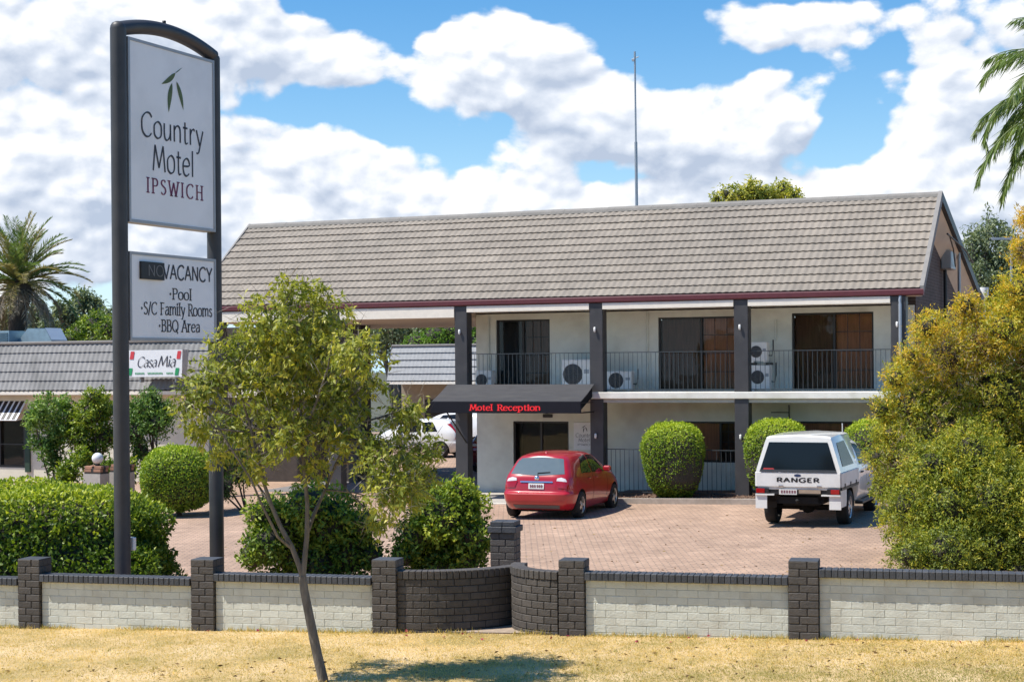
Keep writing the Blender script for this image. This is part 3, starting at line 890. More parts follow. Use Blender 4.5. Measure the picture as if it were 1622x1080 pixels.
# balustrades: every bar a piece of its own
def railing(name, runs, zb, zt, t, flat=None):
    r = MB()
    for a, c in runs:
        for z in ((zz(zt) if flat is None else zt+gz((a+c)/2)), (zz(zb+0.06) if flat is None else zb+0.06+gz((a+c)/2))):
            r.box((a, t-0.018, z-0.011), (c, t+0.018, z+0.011))
    ro = r.build(name, m_rail, motel)
    h = zt-zb-0.09
    bm_ = MB(); bm_.box((-0.006, -0.006, 0), (0.006, 0.006, h)); me = bm_.mesh('bar', m_rail)
    for a, c in runs:
        n = max(2, int(round((c-a)/0.125)))
        zb_ = zz(zb)+0.076 if flat is None else zb+0.076+gz((a+c)/2)
        for k in range(n+1): link('bar', me, ro, (a+0.02+(c-a-0.04)*k/n, t, zb_))
    return ro
railing('balcony_railing', [(-7.59, -4.05), (-3.66, -0.12), (0.27, 3.85)], 2.877, 3.92, -0.24)
railing('garden_railing', [(-3.66, -0.12), (0.27, 3.85)], 0.10, 1.28, -0.24, True)

# ================================================================== left restaurant wing and rear wing
def mansard(label, s0, s1, t, z0, z1, cols, mat, walltop, depth, name='restaurant_building', wallmat=None, hip=0.0, cat='building'):
    root = empty(name, motel.matrix_basis @ Vector((0, 0, 0)), BROT, label, cat)
    root.location = Vector((5.95, 42.4, G(5.95)))
    b = MB(); dt = (z1-z0)*0.36
    b.prism([(t+0.02, zz(z0)), (t+dt+0.02, zz(z1)), (t+dt+0.5, zz(z1)), (t+depth, zz(z1)), (t+depth, zz(z0))], 'x', s0+0.01, s1-0.01)
    rf = b.build('mansard_roof', m_under if mat is not m_tile3 else m_tile3, root)
    tile_slope(rf, s0, s1, cols, t-0.02, zz(z0+0.02), t+dt-0.02, zz(z1-0.02), 5, 7, mat, 0.022 if mat is m_tile2 else 0.006, 0.035 if mat is m_tile2 else 0.05)
    b = MB(); b.cbox((s0-0.02, t+dt-0.10, zz(z1-0.035)), (s1+0.02, t+dt+0.25, zz(z1+0.06)), 0.02); b.build('roof_cap', m_barge, rf)
    for s in (s0, s1):
        b = MB(); b.prism([(t-0.04, zz(z0-0.02)), (t+dt-0.04, zz(z1+0.02)), (t+dt+0.12, zz(z1+0.02)), (t+0.12, zz(z0-0.02))], 'x', s-0.05, s+0.03); b.build('verge_trim', m_post, rf)
    b = MB(); b.box((s0, t-0.05, zz(z0-0.13)), (s1, t+0.03, zz(z0-0.01))); b.build('fascia', m_fascia, root)
    return root
rest = mansard('low cream restaurant with steep grey tiled mansard roof beside the motel', -32.0, -19.35, 5.0, 2.86, 4.53, 9, m_tile2, 2.7, 10)
b = wall_open(-31.9, -19.5, zz(-0.8), zz(2.86), 5.5, 5.7, [(-29.6, -27.35, zz(0.15), zz(1.85))]); b.box((-19.7, 5.71, zz(-.8)), (-19.5, 14.5, zz(2.8)))
b.build('wall', M('cream render', (0.68, 0.64, 0.52), 0.85, var=0.08, ns=2), rest)
b = MB(); b.box((-31.9, 5.0, zz(2.70)), (-19.5, 5.49, zz(2.725))); b.build('soffit', m_soffit, rest)
b = MB()
for a, c, d, e_ in ((-29.6, -29.52, .15, 1.85), (-27.43, -27.35, .15, 1.85), (-28.5, -28.44, .23, 1.77)): b.box((a, 5.52, zz(d)), (c, 5.6, zz(e_)))
b.box((-29.51, 5.53, zz(1.77)), (-27.44, 5.59, zz(1.845))); b.box((-29.51, 5.53, zz(0.155)), (-27.44, 5.59, zz(0.23))); b.box((-29.51, 5.53, zz(0.95)), (-27.44, 5.59, zz(0.99)))
w_ = b.build('window', m_frame, rest)
b = MB(); b.box((-29.55, 5.61, zz(0.2)), (-27.4, 5.615, zz(1.8))); b.build('pane', m_glass, w_)
b = MB(); b.box((-29.8, 6.6, zz(0)), (-27.2, 6.65, zz(2.0))); b.build('room_back', m_dark, w_)
b = MB(); b.box((-27.30, 5.42, zz(0.0)), (-27.1, 5.5, zz(2.1))); b.build('shutter', M('dark green shutter', (0.02, 0.05, 0.03), 0.6), rest)
# striped awning over the restaurant window
aw = empty('striped_awning', rest.location, BROT, 'black and white striped awning over the restaurant window', 'awning')
for k in range(20):
    s = -29.6 + (k//2)*0.233 + (0.155 if k % 2 else 0.0)
    b = MB(); b.prism([(4.95, zz(1.83)), (4.95, zz(1.855)), (5.49, zz(2.50)), (5.49, zz(2.475))], 'x', s, s+(0.078 if k % 2 else 0.155)); b.build('stripe', m_white if k % 2 else m_black, aw)
b = MB(); b.tube([(-29.6, 4.95, zz(1.84)), (-27.28, 4.95, zz(1.84))], 0.02, 6); b.tube([(-27.3, 4.95, zz(1.84)), (-27.3, 5.48, zz(1.9))], 0.02, 6); b.build('awning_frame', m_white, aw)
# rear wing seen through the carport
wing = mansard('rear motel wing with pale ribbed mansard seen through the carport', -22.4, -8.0, 24.0, 2.95, 4.53, 11, m_tile3, 3.0, 9, 'rear_wing')
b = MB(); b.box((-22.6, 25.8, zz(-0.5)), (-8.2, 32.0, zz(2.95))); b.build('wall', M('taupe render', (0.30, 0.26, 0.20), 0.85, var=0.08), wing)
b = MB(); b.box((-22.6, 24.05, zz(2.83)), (-8.2, 25.8, zz(2.86))); b.build('soffit', m_soffit, wing)
for s in (-21.4, -17.6, -13.8):
    b = MB(); b.box((s, 25.75, zz(0.0)), (s+1.8, 25.797, zz(2.1))); b.build('door', m_frame, wing)

# ================================================================== kerb, garden bed, path
def B(s, t, z=0.0):
    """building frame -> world, z above the ground there"""
    p = Vector((5.95 + 0.92388*s + 0.38268*t, 42.4 - 0.38268*s + 0.92388*t, 0))
    p.z = G(p.x) + z
    return p
def bed(name, poly, z0, z1, mat, kind='structure'):
    mb = MB(); n = len(poly)
    v = [tuple(B(s, t, z0)) for s, t in poly] + [tuple(B(s, t, z1)) for s, t in poly]
    mb.add(v, [tuple(range(n, 2*n)), tuple(range(n))[::-1]] + [(i, (i+1) % n, n+(i+1) % n, n+i) for i in range(n)])
    return tag(mb.build(name, mat), kind=kind)
bed('garden_bed', [(-3.6, -1.60), (5.6, -1.60), (5.6, FT-0.003), (-3.6, FT-0.003)], -0.2, 0.10, m_mulch)
km = MB()
kerb_o = tag(bed('kerb', [(-3.75, -1.76), (5.8, -1.76), (5.8, -1.602), (-3.75, -1.602)], -0.2, 0.135, m_kerb), kind='structure')
bed('footpath', [(-8.4, -1.75), (-3.77, -1.75), (-3.77, FT-0.003), (-8.4, FT-0.003)], -0.2, 0.03, m_conc)
bed('path_edge', [(-8.55, -2.15), (-3.8, -2.15), (-3.8, -1.76), (-8.55, -1.76)], -0.2, 0.022, M('pale edge strip', (0.55, 0.52, 0.46), 0.85, var=0.1))
bed('carport_shade_floor', [(-15.6, 1.6), (-8.42, 1.6), (-8.42, 10.5), (-15.6, 10.5)], -0.2, 0.006, M('carport shade grey', (0.20, 0.19, 0.19), 0.9, var=0.15))  # dark grey sheet: the carport roof's shade put into the floor colour
# loose bark on the bed
P = np.array([B(random.uniform(-3.5, 5.4), random.uniform(-1.55, -0.2), 0.10) for _ in range(2500)])
leaf_mesh('bark_chips', P, rng.normal(size=P.shape)*np.array([1, 1, 0.35])+np.array([0, 0, 0.15]), rng.uniform(0.03, 0.09, len(P)), rng.uniform(0.02, 0.04, len(P)), rng.uniform(0, 1, len(P)),
          foliage('bark', [(0.09, 0.05, 0.035), (0.20, 0.12, 0.085), (0.30, 0.20, 0.15)], 0.0, 0.9, 0.1))

# ================================================================== boundary wall of painted bricks
m_gbrick = M('charcoal painted brick', (0.078, 0.068, 0.060), 0.7, var=0.18, ns=12, rnd=0.16, bump=0.35, bs=45, place=True)
m_gmort = M('charcoal painted joint', (0.045, 0.040, 0.036), 0.9, var=0.1)
m_wbrick = M('white painted brick', (0.64, 0.645, 0.565), 0.72, var=0.06, ns=9, rnd=0.05, bump=0.3, bs=40, dirt=(0.44, 0.41, 0.33, 0.5), dscale=2.6, place=True)
m_wmort = M('white painted joint', (0.52, 0.52, 0.45), 0.9, var=0.1)
m_coping = M('slate painted coping', (0.060, 0.063, 0.070), 0.62, var=0.2, ns=10, rnd=0.18, bump=0.3, bs=45, place=True)
_bricks = {}
def brick(l, w, h, mat, bev=0.006):
    k = (round(l, 3), round(w, 3), round(h, 3), mat.name)
    if k not in _bricks:
        b = MB(); b.cbox((-l/2, -w/2, -h/2), (l/2, w/2, h/2), bev)
        _bricks[k] = b.mesh('brick', mat)
    return _bricks[k]
J = 0.010
def jit(a=0.0018): return random.uniform(-a, a)
def lay(parent, me, x, y, z, rz=0.0, nm='brick', a=0.0018):
    return link(nm, me, parent, (x, y+jit(a), z), (jit(0.005), jit(0.005), rz+jit(0.006)))

def pier(label, w, n=0.0, size=0.35, courses=10, ch=0.1, cap=False, origin=None):
    """square pier: every course is a ring of four half-lapped bricks round a mortar core"""
    o = origin if origin is not None else wp(w)
    root = empty('brick_pier', o, WROT, label, 'brick pier', 'grey brick piers of the front wall')
    H_ = courses*ch
    c = MB(); c.box((-size/2+0.008, -size/2+0.008, -0.15), (size/2-0.008, size/2-0.008, H_-0.008)); c.build('mortar_core', m_gmort, root)
    l1, l2, wd_ = size*0.64-J, size*0.36-J*0.0, 0.11
    for k in range(courses):
        z = ch*k + ch/2
        s2 = size/2
        la, lb = (size*0.63, size*0.37) if k % 2 else (size*0.37, size*0.63)
        for sy in (-1, 1):
            lay(root, brick(la-J, wd_, ch-J, m_gbrick), -s2+la/2-J*0.25, sy*(s2-wd_/2), z)
            lay(root, brick(lb-J, wd_, ch-J, m_gbrick), s2-lb/2+J*0.25, sy*(s2-wd_/2), z)
        for sx in (-1, 1):
            m_ = brick(size-2*wd_-J, wd_, ch-J, m_gbrick)
            lay(root, m_, sx*(s2-wd_/2), 0, z, R(90))
    if cap:
        for k, (ov, hh) in enumerate(((0.03, 0.09), (0.0, 0.07))):
            z = H_ + (0.045 if k == 0 else 0.128)
            for sx in (-1, 1):
                lay(root, brick(size/2+ov-J*0.5, size+2*ov, hh, m_coping), sx*(size/4+ov/2), 0, z, 0, 'cap_brick')
    else:
        c = MB(); c.cbox((-size/2+0.004, -size/2+0.004, H_-0.007), (size/2-0.004, size/2-0.004, H_+0.004), 0.003); c.build('mortar_cap', m_coping, root)
    return root
PO = 0.165      # pier centre sits back so that its face stands 5 cm proud of the wall
pier('leftmost grey brick pier, between white wall panels near the tall sign', -0.095, origin=wp(-0.095, PO-0.05))
pier('grey brick pier in front of the far post of the tall sign', 2.62, origin=wp(2.62, PO-0.05))
pier('grey brick pier at the left of the curved entrance walls', 5.30, origin=wp(5.30, PO-0.05))
pier('grey brick pier joined to the right hand curved entrance wall', 7.905, origin=wp(7.905, PO-0.05))
pier('grey brick pier between the two long white panels on the right', 10.925, size=0.38, origin=wp(10.925, PO-0.05))
pier('tall capped grey brick pier standing behind the curved entrance walls', 7.1, size=0.38, courses=11, ch=0.1, cap=True, origin=Vector((-0.12, 24.7, G(-0.12))))

def wall_panel(label, w0, w1, top):
    """white panel: seven or so courses of stretchers, header coping on edge; level along its length"""
    wc = (w0+w1)/2
    o = wp(wc); L = w1-w0
    root = empty('wall_panel', o, WROT, label, 'garden wall', 'white brick panels of the front wall')
    zt = top - 0.11
    ch = 0.098; n = int(zt/ch) + 1
    c = MB(); c.box((-L/2, 0.006, -0.25), (L/2, 0.104, zt-0.002)); c.build('mortar_core', m_wmort, root)
    bl = 0.27
    for k in range(-2, n):
        z1 = zt - ch*(n-1-k); z0 = z1-ch
        if z1 < -0.16: continue
        x = -L/2 + (0 if k % 2 else -bl/2)
        while x < L/2 - 0.02:
            a, b_ = max(x, -L/2), min(x+bl, L/2)
            if b_-a > 0.05:
                lay(root, brick(b_-a-J*0.5, 0.11, ch-J*0.5, m_wbrick, 0.004), (a+b_)/2, 0.055, (z0+z1)/2, 0, 'brick', 0.0015)
            x += bl
    nc = int(round(L/0.079)); cw = L/nc
    for k in range(nc):
        lay(root, brick(cw-0.007, 0.27, 0.105, m_coping), -L/2+cw*(k+0.5), 0.055, zt+0.055, 0, 'coping_brick', 0.003)
    c = MB(); c.box((-L/2, -0.06, zt+0.006), (L/2, 0.17, zt+0.098)); c.build('coping_joint', m_gmort, root)
    return root
wall_panel('short white brick panel at the left end of the wall, under the hedge', -3.2, -0.275, 0.76)
wall_panel('white brick panel with slate coping below the tall sign', 0.085, 2.44, 0.765)
wall_panel('white brick panel behind the trunk of the leaning street tree', 2.80, 5.12, 0.79)
wall_panel('white brick panel right of the curved entrance walls', 8.085, 10.73, 0.825)
wall_panel('white brick panel running off right below the golden bush', 11.12, 15.5, 0.86)

def curved_wall(label, cx, cn, rad, a0, a1, top):
    """quarter-round grey brick wall; bricks laid along the arc, soldier coping"""
    o = wp(cx, cn)
    root = empty('curved_wall', o, WROT, label, 'curved wall', 'curved grey entrance walls')
    n = int(abs(R(a1-a0))*rad/0.20); ch = 0.098; zt = top-0.11
    nk = int(zt/ch)+1
    th = 0.11
    v = []
    N = 24
    for i in range(N+1):
        a = R(a0+(a1-a0)*i/N)
        for r_, z in ((rad-0.008, -0.2), (rad-0.008, zt), (rad-th+0.008, zt), (rad-th+0.008, -0.2)):
            v.append((r_*math.cos(a), r_*math.sin(a), z))
    c = MB(); c.add(v, [(i*4+j, (i+1)*4+j, (i+1)*4+(j+1) % 4, i*4+(j+1) % 4) for i in range(N) for j in range(4)] + [(0, 1, 2, 3), (4*N+3, 4*N+2, 4*N+1, 4*N)])
    fix_normals(c.build('mortar_core', m_gmort, root))
    da = (a1-a0)/n; bl = abs(R(da))*rad
    for k in range(-1, nk):
        z1 = zt-ch*(nk-1-k)
        if z1 < -0.12: continue
        for i in range(n + (1 if k % 2 else 0)):
            f0 = max(0, i-(0.5 if k % 2 else 0)); f1 = min(n, i+1-(0.5 if k % 2 else 0))
            a = R(a0+da*(f0+f1)/2); l = bl*(f1-f0)
            if l < 0.03: continue
            rr = rad-th/2+jit()
            link('brick', brick(l-J, th, ch-J, m_gbrick), root, (rr*math.cos(a), rr*math.sin(a), z1-ch/2), (jit(0.006), jit(0.006), a+R(90)))
    nc = int(abs(R(a1-a0))*rad/0.085)
    for i in range(nc):
        a = R(a0+(a1-a0)*(i+0.5)/nc)
        rr = rad-th/2-0.03+jit()
        link('coping_brick', brick(abs(R(a1-a0))*rad/nc-0.009, 0.20, 0.11, m_gbrick), root, (rr*math.cos(a), rr*math.sin(a), zt+0.057), (jit(), jit(), a+R(90)))
    return root
# both flare convexly towards the street: the left one swings back to the right, the right one back to the left
curved_wall('grey brick entrance wall curving away in shade from the left pier', 5.47, 1.66, 1.66, -90, -28, 0.84)
curved_wall('sunlit grey brick entrance wall bulging left of the right pier', 7.74, 0.86, 0.86, -92, -186, 0.84)
bedm = MB()
pts = [wp(5.6, 0.12, 0.012), wp(7.7, 0.12, 0.012), wp(7.6, 2.2, 0.012), wp(6.3, 2.4, 0.012)]
bedm.add(pts, [(0, 1, 2, 3)]); tag(bedm.build('entrance_path', M('sandy path', (0.36, 0.28, 0.21), 0.95, var=0.25, ns=9)), kind='structure')

# ================================================================== the tall sign
A0 = Vector((-5.92, 24.85, 0)); A0.z = G(A0.x)
SA = math.atan2(0.909, 0.416)
SPAN = 2.46
sign = empty('motel_sign', A0, SA, 'tall white two panel roadside sign between charcoal posts under an arched top', 'sign')
def sz(z): return z - A0.z
# local frame: x from the near post to the far post, the lettered face looks along -y
def sign_post(x, top, r):
    b = MB(); b.tube([(x, 0, -0.3), (x, 0, sz(3)), (x, 0, sz(6)), (x, 0, sz(top))], r, 28); b.build('post', m_post, sign)
sign_post(0.0, 8.74, 0.122); sign_post(SPAN, 8.70, 0.118)
b = MB()
pts = []
for i in range(25):
    x = SPAN*i/24
    u = (2*i/24-1)
    pts.append((x, 0, sz(8.73) + 0.19*(1-u*u)))
b.tube(pts, 0.112, 20)
b.lathe([(0.119, 0.0), (0.116, 0.04), (0.09, 0.085), (0.04, 0.11), (0, 0.115)], (0, 0, sz(8.735)), 'z', 20); b.lathe([(0.116, 0.0), (0.11, 0.03), (0.08, 0.06), (0, 0.075)], (SPAN, 0, sz(8.695)), 'z', 20)
b.build('arch', m_post, sign)
b = MB(); b.lathe([(0, -0.02), (0.03, -0.02), (0.03, 0.03), (0, 0.035)], (1.15, 0, sz(9.04)), 'z', 8); b.build('arch_cap', m_black, sign)
m_face = M('white sign face', (0.88, 0.88, 0.89), 0.30, var=0.025, ns=1.5, dirt=(0.62, 0.62, 0.63, 0.35), dscale=1.2)
m_sfr = M('grey sign frame', (0.36, 0.37, 0.39), 0.45, metal=0.3, var=0.06)
def sign_panel(z0, z1, x0=0.095, x1=2.35, d=0.11):
    b = MB()
    z0, z1 = sz(z0), sz(z1)
    fw = 0.045
    b.box((x0, -d, z0), (x1, d, z0+fw)); b.box((x0, -d, z1-fw), (x1, d, z1)); b.box((x0, -d, z0+fw+0.001), (x0+fw, d, z1-fw-0.001)); b.box((x1-fw, -d, z0+fw+0.001), (x1, d, z1-fw-0.001))
    p = b.build('sign_panel', m_sfr, sign)
    b = MB(); b.box((x0+fw+0.001, -d+0.012, z0+fw+0.001), (x1-fw-0.001, d-0.012, z1-fw-0.001)); b.build('face', m_face, p)
    return p
SY = -0.11+0.012-0.004
def SP(x, z): return (x, SY, sz(z))
up = sign_panel(5.82, 8.63)
lo = sign_panel(4.02, 5.375)
b = MB(); text(b, 'Country', 0.40, 7.17, 1.64, 0.37, SP, 9.5, 4.2, 20, False, 5); b.build('lettering', m_ink, up)
b = MB(); text(b, 'Motel', 0.68, 6.66, 1.10, 0.40, SP, 9.5, 4.0, 20, False, 5); b.build('lettering', m_ink, up)
b = MB(); text(b, 'IPSWICH', 0.53, 6.31, 1.48, 0.225, SP, 13, 5.0, 5, True, 22); b.build('lettering', m_plum, up)
def leaf_emblem(place, sc=1.0):
    b = MB()
    def blade(x0, z0, x1, z1, w, bend):
        n = 12; L_, R_ = [], []
        dx, dz = x1-x0, z1-z0; ln = math.hypot(dx, dz); nx, nz = -dz/ln, dx/ln
        for i in range(n+1):
            t = i/n; k = math.sin(math.pi*t**0.8)**0.9*w*0.5
            bx = bend*math.sin(math.pi*t)
            L_.append((x0+dx*t+nx*(bx+k), z0+dz*t+nz*(bx+k))); R_.append((x0+dx*t+nx*(bx-k), z0+dz*t+nz*(bx-k)))
        b.add([place(*q) for q in L_]+[place(*q) for q in R_], [(i, i+1, n+2+i, n+1+i) for i in range(n)])
    blade(0.30*sc, 0.60*sc, -0.10*sc, 0.28*sc, 0.105*sc, 0.03*sc)
    blade(0.20*sc, 0.36*sc, 0.10*sc, -0.30*sc, 0.115*sc, -0.02*sc)
    blade(0.33*sc, 0.42*sc, 0.52*sc, -0.18*sc, 0.105*sc, 0.02*sc)
    blade(0.28*sc, 0.58*sc, 0.50*sc, 0.76*sc, 0.018*sc, 0.0)
    return b
leaf_emblem(lambda x, z: SP(1.02+x*0.92, 7.83+z*0.72)).build('leaf_emblem', m_leafink, up)
# lower panel
b = MB(); b.box((0.34, SY-0.035, sz(4.965)), (0.92, SY+0.003, sz(5.235))); nb = b.build('no_cover', m_black, lo)
b = MB(); text(b, 'NO', 0.50, 5.02, 0.40, 0.17, lambda x, z: (x, SY-0.038, sz(z)), 7, 4, 0); b.build('lettering', M('dim grey ink', (0.20, 0.20, 0.20), 0.6), nb)
b = MB(); text(b, 'VACANCY', 0.93, 4.995, 1.32, 0.225, SP, 12.5, 9.0, 0, False, 4); b.build('lettering', m_ink, lo)
b = MB(); text(b, '*Pool', 1.08, 4.68, 0.60, 0.17, SP, 13.0, 5.5, 5, True, 4); b.build('lettering', m_ink, lo)
b = MB(); text(b, '*S/C Family Rooms', 0.36, 4.43, 1.88, 0.185, SP, 13.0, 5.5, 5, True, 4); b.build('lettering', m_ink, lo)
b = MB(); text(b, '*BBQ Area', 0.80, 4.17, 1.10, 0.18, SP, 13.0, 5.5, 5, True, 4); b.build('lettering', m_ink, lo)
b = MB(); b.cbox((0.13, -0.10, 0.95), (0.21, 0.02, 1.15), 0.01); b.build('junction_box', m_acw, sign)

# ================================================================== awning, reception sign, AC units, mast
aw = empty('reception_awning', motel.location+Vector((-0.075, -0.26, 0)), BROT, 'dark canvas awning with red lit lettering over the reception door', 'awning')
s0, s1 = -8.19, -3.92
m_canvas = M('charcoal canvas', (0.042, 0.042, 0.047), 0.75, var=0.2, ns=3, stretch=(1, 6, 1), dirt=(0.07, 0.068, 0.066, 0.5), dscale=1.2)
m_val = M('navy black valance', (0.009, 0.010, 0.016), 0.7, spec=0.2)
b = MB()
xs = [s0 + (s1-s0)*k/16 for k in range(17)]
v = []
for k, x in enumerate(xs):
    sag = 0.012*math.sin(k/16*math.pi*4)**2
    v += [(x, -1.24, zz(2.66)), (x, -0.75, zz(2.845)-sag), (x, -0.22, zz(3.09)), (x, -0.22, zz(3.07)), (x, -0.75, zz(2.825)-sag), (x, -1.24, zz(2.64))]
b.add(v, [(k*6+j, (k+1)*6+j, (k+1)*6+(j+1) % 6, k*6+(j+1) % 6) for k in range(16) for j in range(6)] + [(5, 4, 3, 2, 1, 0), tuple(96+j for j in range(6))])
fix_normals(b.build('canopy', m_canvas, aw))
b = MB(); b.cbox((s0-0.01, -1.29, zz(2.345)), (s1+0.01, -1.245, zz(2.655)), 0.008); va = b.build('valance', m_val, aw)
led = emit('red led', (1.0, 0.02, 0.03), 0.45)
for q_ in (('Motel', -7.05, 2.42, 0.66), ('Reception', -6.25, 2.42, 1.22)):
    b = MB(); text(b, *q_, 0.15, lambda x, z: (x, -1.296, zz(z)), 14, 7, 5, True, 5); b.build('lettering', led, va)
b = MB(); b.box((s0, -1.23, zz(2.60)), (s1, -0.30, zz(2.62))); b.build('frame_rails', m_black, aw)
for s in (s0+0.06, s1-0.06):
    b = MB(); b.prism([(-1.24, zz(2.37)), (-1.24, zz(2.63)), (-0.24, zz(3.05)), (-0.24, zz(2.75)), (-1.15, zz(2.42))], 'x', s-0.012, s+0.012); b.build('end_panel', m_val, aw)
b = MB()
b.tube([(s0+0.4, -1.2, zz(2.4)), (s0+0.55, -0.2, zz(1.5))], 0.02, 6); b.tube([(s1-0.02, -1.2, zz(2.36)), (s1-0.02, -0.2, zz(2.36))], 0.02, 6)
b.build('brace', m_black, aw)

rs = empty('reception_sign', motel.location+Vector((-0.10, 0.042, 0)), BROT, 'small white wall sign beside the reception door', 'sign')
b = MB(); b.cbox((-5.06, FT-0.03, zz(1.25)), (-4.42, FT-0.004, zz(2.01)), 0.005); bd = b.build('board', m_white, rs)
def RP(x, z): return (x, FT-0.034, zz(z))
m_inkg = M('grey ink', (0.07, 0.075, 0.095), 0.6)
for q_ in (('Country', -5.0, 1.60, 0.50, 0.105, RP, 8, 4, 20), ('Motel', -4.92, 1.47, 0.34, 0.10, RP, 8, 4, 20), ('IPSWICH', -4.95, 1.365, 0.42, 0.055, RP, 9, 5, 5)):
    b = MB(); text(b, *q_); b.build('lettering', m_inkg, bd)
leaf_emblem(lambda x, z: RP(-4.80+x*0.27, 1.79+z*0.22)).build('leaf_emblem', m_inkg, bd)

def ac_unit(label, s, t, z, w, h, d=0.3, big=True, side=False):
    root = empty('ac_unit', motel.matrix_basis @ Vector((0, 0, 0)), BROT, label, 'air conditioner', 'air conditioner condensers on the balcony')
    root.location = B(s, t); root.location.z = z
    b = MB(); b.cbox((-w/2, 0, 0.04), (w/2, d, h), 0.015)
    for x in (-w*0.36, w*0.36): b.box((x-0.03, 0.02, 0.0), (x+0.03, d-0.02, 0.039))
    cs = b.build('casing', m_acw, root)
    r = min(h*0.40, w*0.34); fx = -w*0.12
    b = MB(); b.lathe([(0, -0.012), (r*0.2, -0.014), (r*0.97, -0.010), (r, -0.002)], (fx, 0, h*0.53), 'y', 24); b.build('fan_recess', M('fan shadow grey', (0.06, 0.062, 0.065), 0.6), root)
    b = MB()
    for q in (0.3, 0.5, 0.7, 0.9):
        b.lathe([(r*q-0.008, -0.018), (r*q, -0.022), (r*q+0.008, -0.018)], (fx, 0, h*0.53), 'y', 24)
    for k in range(8):
        a = k*math.pi/4
        b.tube([(fx+0.03*math.cos(a), -0.02, h*0.53+0.03*math.sin(a)), (fx+r*math.cos(a), -0.018, h*0.53+r*math.sin(a))], 0.006, 4)
    b.build('fan_grille', M('fan grille', (0.09, 0.09, 0.09), 0.5), root)
    b = MB(); b.box((w*0.27, -0.004, h*0.55), (w*0.45, -0.0005, h*0.68)); b.build('badge', m_steel, root)
    b = MB(); b.tube([(w/2+0.01, d*0.6, h*0.35), (w/2+0.09, d*0.6, h*0.33), (w/2+0.12, d*0.7, h*0.6), (w/2+0.10, d, h*1.1)], 0.018, 5); b.build('pipes', m_black, root)
    return root
ac_unit('large white air conditioner condenser above the awning, right of the curtained door', -4.85, 0.75, 2.89, 0.84, 0.86)
ac_unit('small condenser standing just right of the post by the awning end', -3.62, 0.75, 2.89, 0.70, 0.53)
ac_unit('upper of two stacked condensers beside the third balcony post', 0.24, 0.72, 3.62, 0.46, 0.54)
ac_unit('lower of two stacked condensers beside the third balcony post', 0.28, 0.72, 2.89, 0.52, 0.66)
ac_unit('condenser half hidden behind the first balcony post by the carport', -7.62, 0.75, 2.89, 0.50, 0.58)
b = MB()
for x in (0.02, 0.46): b.box((x-0.02, 0.72, zz(3.56)), (x+0.02, 1.38, zz(3.618)))
b.build('condenser_bracket', m_black, motel)

mast = empty('radio_mast', B(-4.46, 5.0), BROT, 'thin steel radio mast rising behind the tiled roof', 'mast')
mast.location.z = 7.6
b = MB(); b.tube([(0, 0, 0), (-0.01, 0, 2.6)], 0.045, 8); b.tube([(-0.01, 0, 2.6), (-0.02, 0, 5.15)], 0.028, 8); b.build('pole', m_steel, mast)
b = MB(); b.tube([(-0.12, 0, 5.05), (0.10, 0, 5.12)], 0.015, 5); b.tube([(-0.02, 0, 5.1), (-0.02, 0, 5.28)], 0.03, 6); b.box((-0.10, -0.05, 5.0), (-0.02, 0.05, 5.06)); b.build('aerial_head', m_steel, mast)
b = MB(); b.box((-0.15, -0.15, -0.15), (0.15, 0.15, 0.05)); b.build('base_plate', m_steel, mast)

# ================================================================== restaurant extras
cs = empty('restaurant_sign', B(-21.0, 4.35), BROT, 'white sign box with red and green corner bars on the mansard roof', 'sign')
cs.location.z = 0
tl = 0.10
b = MB(); b.prism([(0.0, 3.33), (-0.05+tl, 4.22), (0.42, 4.22), (0.30, 3.33)], 'x', -1.15, 0.98); bx = b.build('sign_box', m_white, cs)
def CP(x, z): return (x, (z-3.33)/0.89*(tl-0.05)-0.006, z)
b = MB(); b.add([CP(-1.12, 3.36), CP(0.95, 3.36), CP(0.95, 4.19), CP(-1.12, 4.19)], [(0, 1, 2, 3)])
def CP2(x, z): p = CP(x, z); return (p[0], p[1]-0.006, p[2])
b = MB()
for x0, x1, z0, z1, in ((-1.05, -0.90, 3.92, 4.18), (0.80, 0.94, 3.92, 4.18)): b.add([CP2(x0-0.04, z0), CP2(x1-0.04, z0), CP2(x1, z1), CP2(x0, z1)], [(0, 1, 2, 3)])
b.build('red_bars', m_red, bx)
b = MB()
for x0, x1, z0, z1, in ((-1.12, -0.98, 3.38, 3.62), (0.72, 0.86, 3.38, 3.62)): b.add([CP2(x0-0.02, z0), CP2(x1-0.02, z0), CP2(x1+0.02, z1), CP2(x0+0.02, z1)], [(0, 1, 2, 3)])
b.build('green_bars', m_green, bx)
b = MB(); text(b, 'Casa', -0.80, 3.66, 0.78, 0.33, lambda x, z: CP2(x+(z-3.66)*0.2, z), 9, 2.5, 30, False, -3); b.build('lettering', m_ink, bx)
b = MB(); text(b, 'Mia', 0.02, 3.66, 0.70, 0.36, lambda x, z: CP2(x+(z-3.66)*0.2, z), 9, 2.5, 30, False, -2)
b.build('lettering', m_ink, bx)
b = MB()
for x0, x1 in ((-0.86, -0.50), (-0.36, 0.24), (0.38, 0.62)):
    x = x0
    while x < x1: b.add([CP2(x, 3.42), CP2(x+0.035, 3.42), CP2(x+0.035, 3.475), CP2(x, 3.475)], [(0, 1, 2, 3)]); x += 0.055
b.build('small_print', m_green, bx)
b = MB()
for x in (-0.8, 0.6): b.box((x-0.04, 0.30, 3.2), (x+0.04, 0.36, 4.1)); b.box((x-0.03, 0.2, 3.15), (x+0.03, 0.4, 3.325))
b.build('bracket', m_steel, cs)

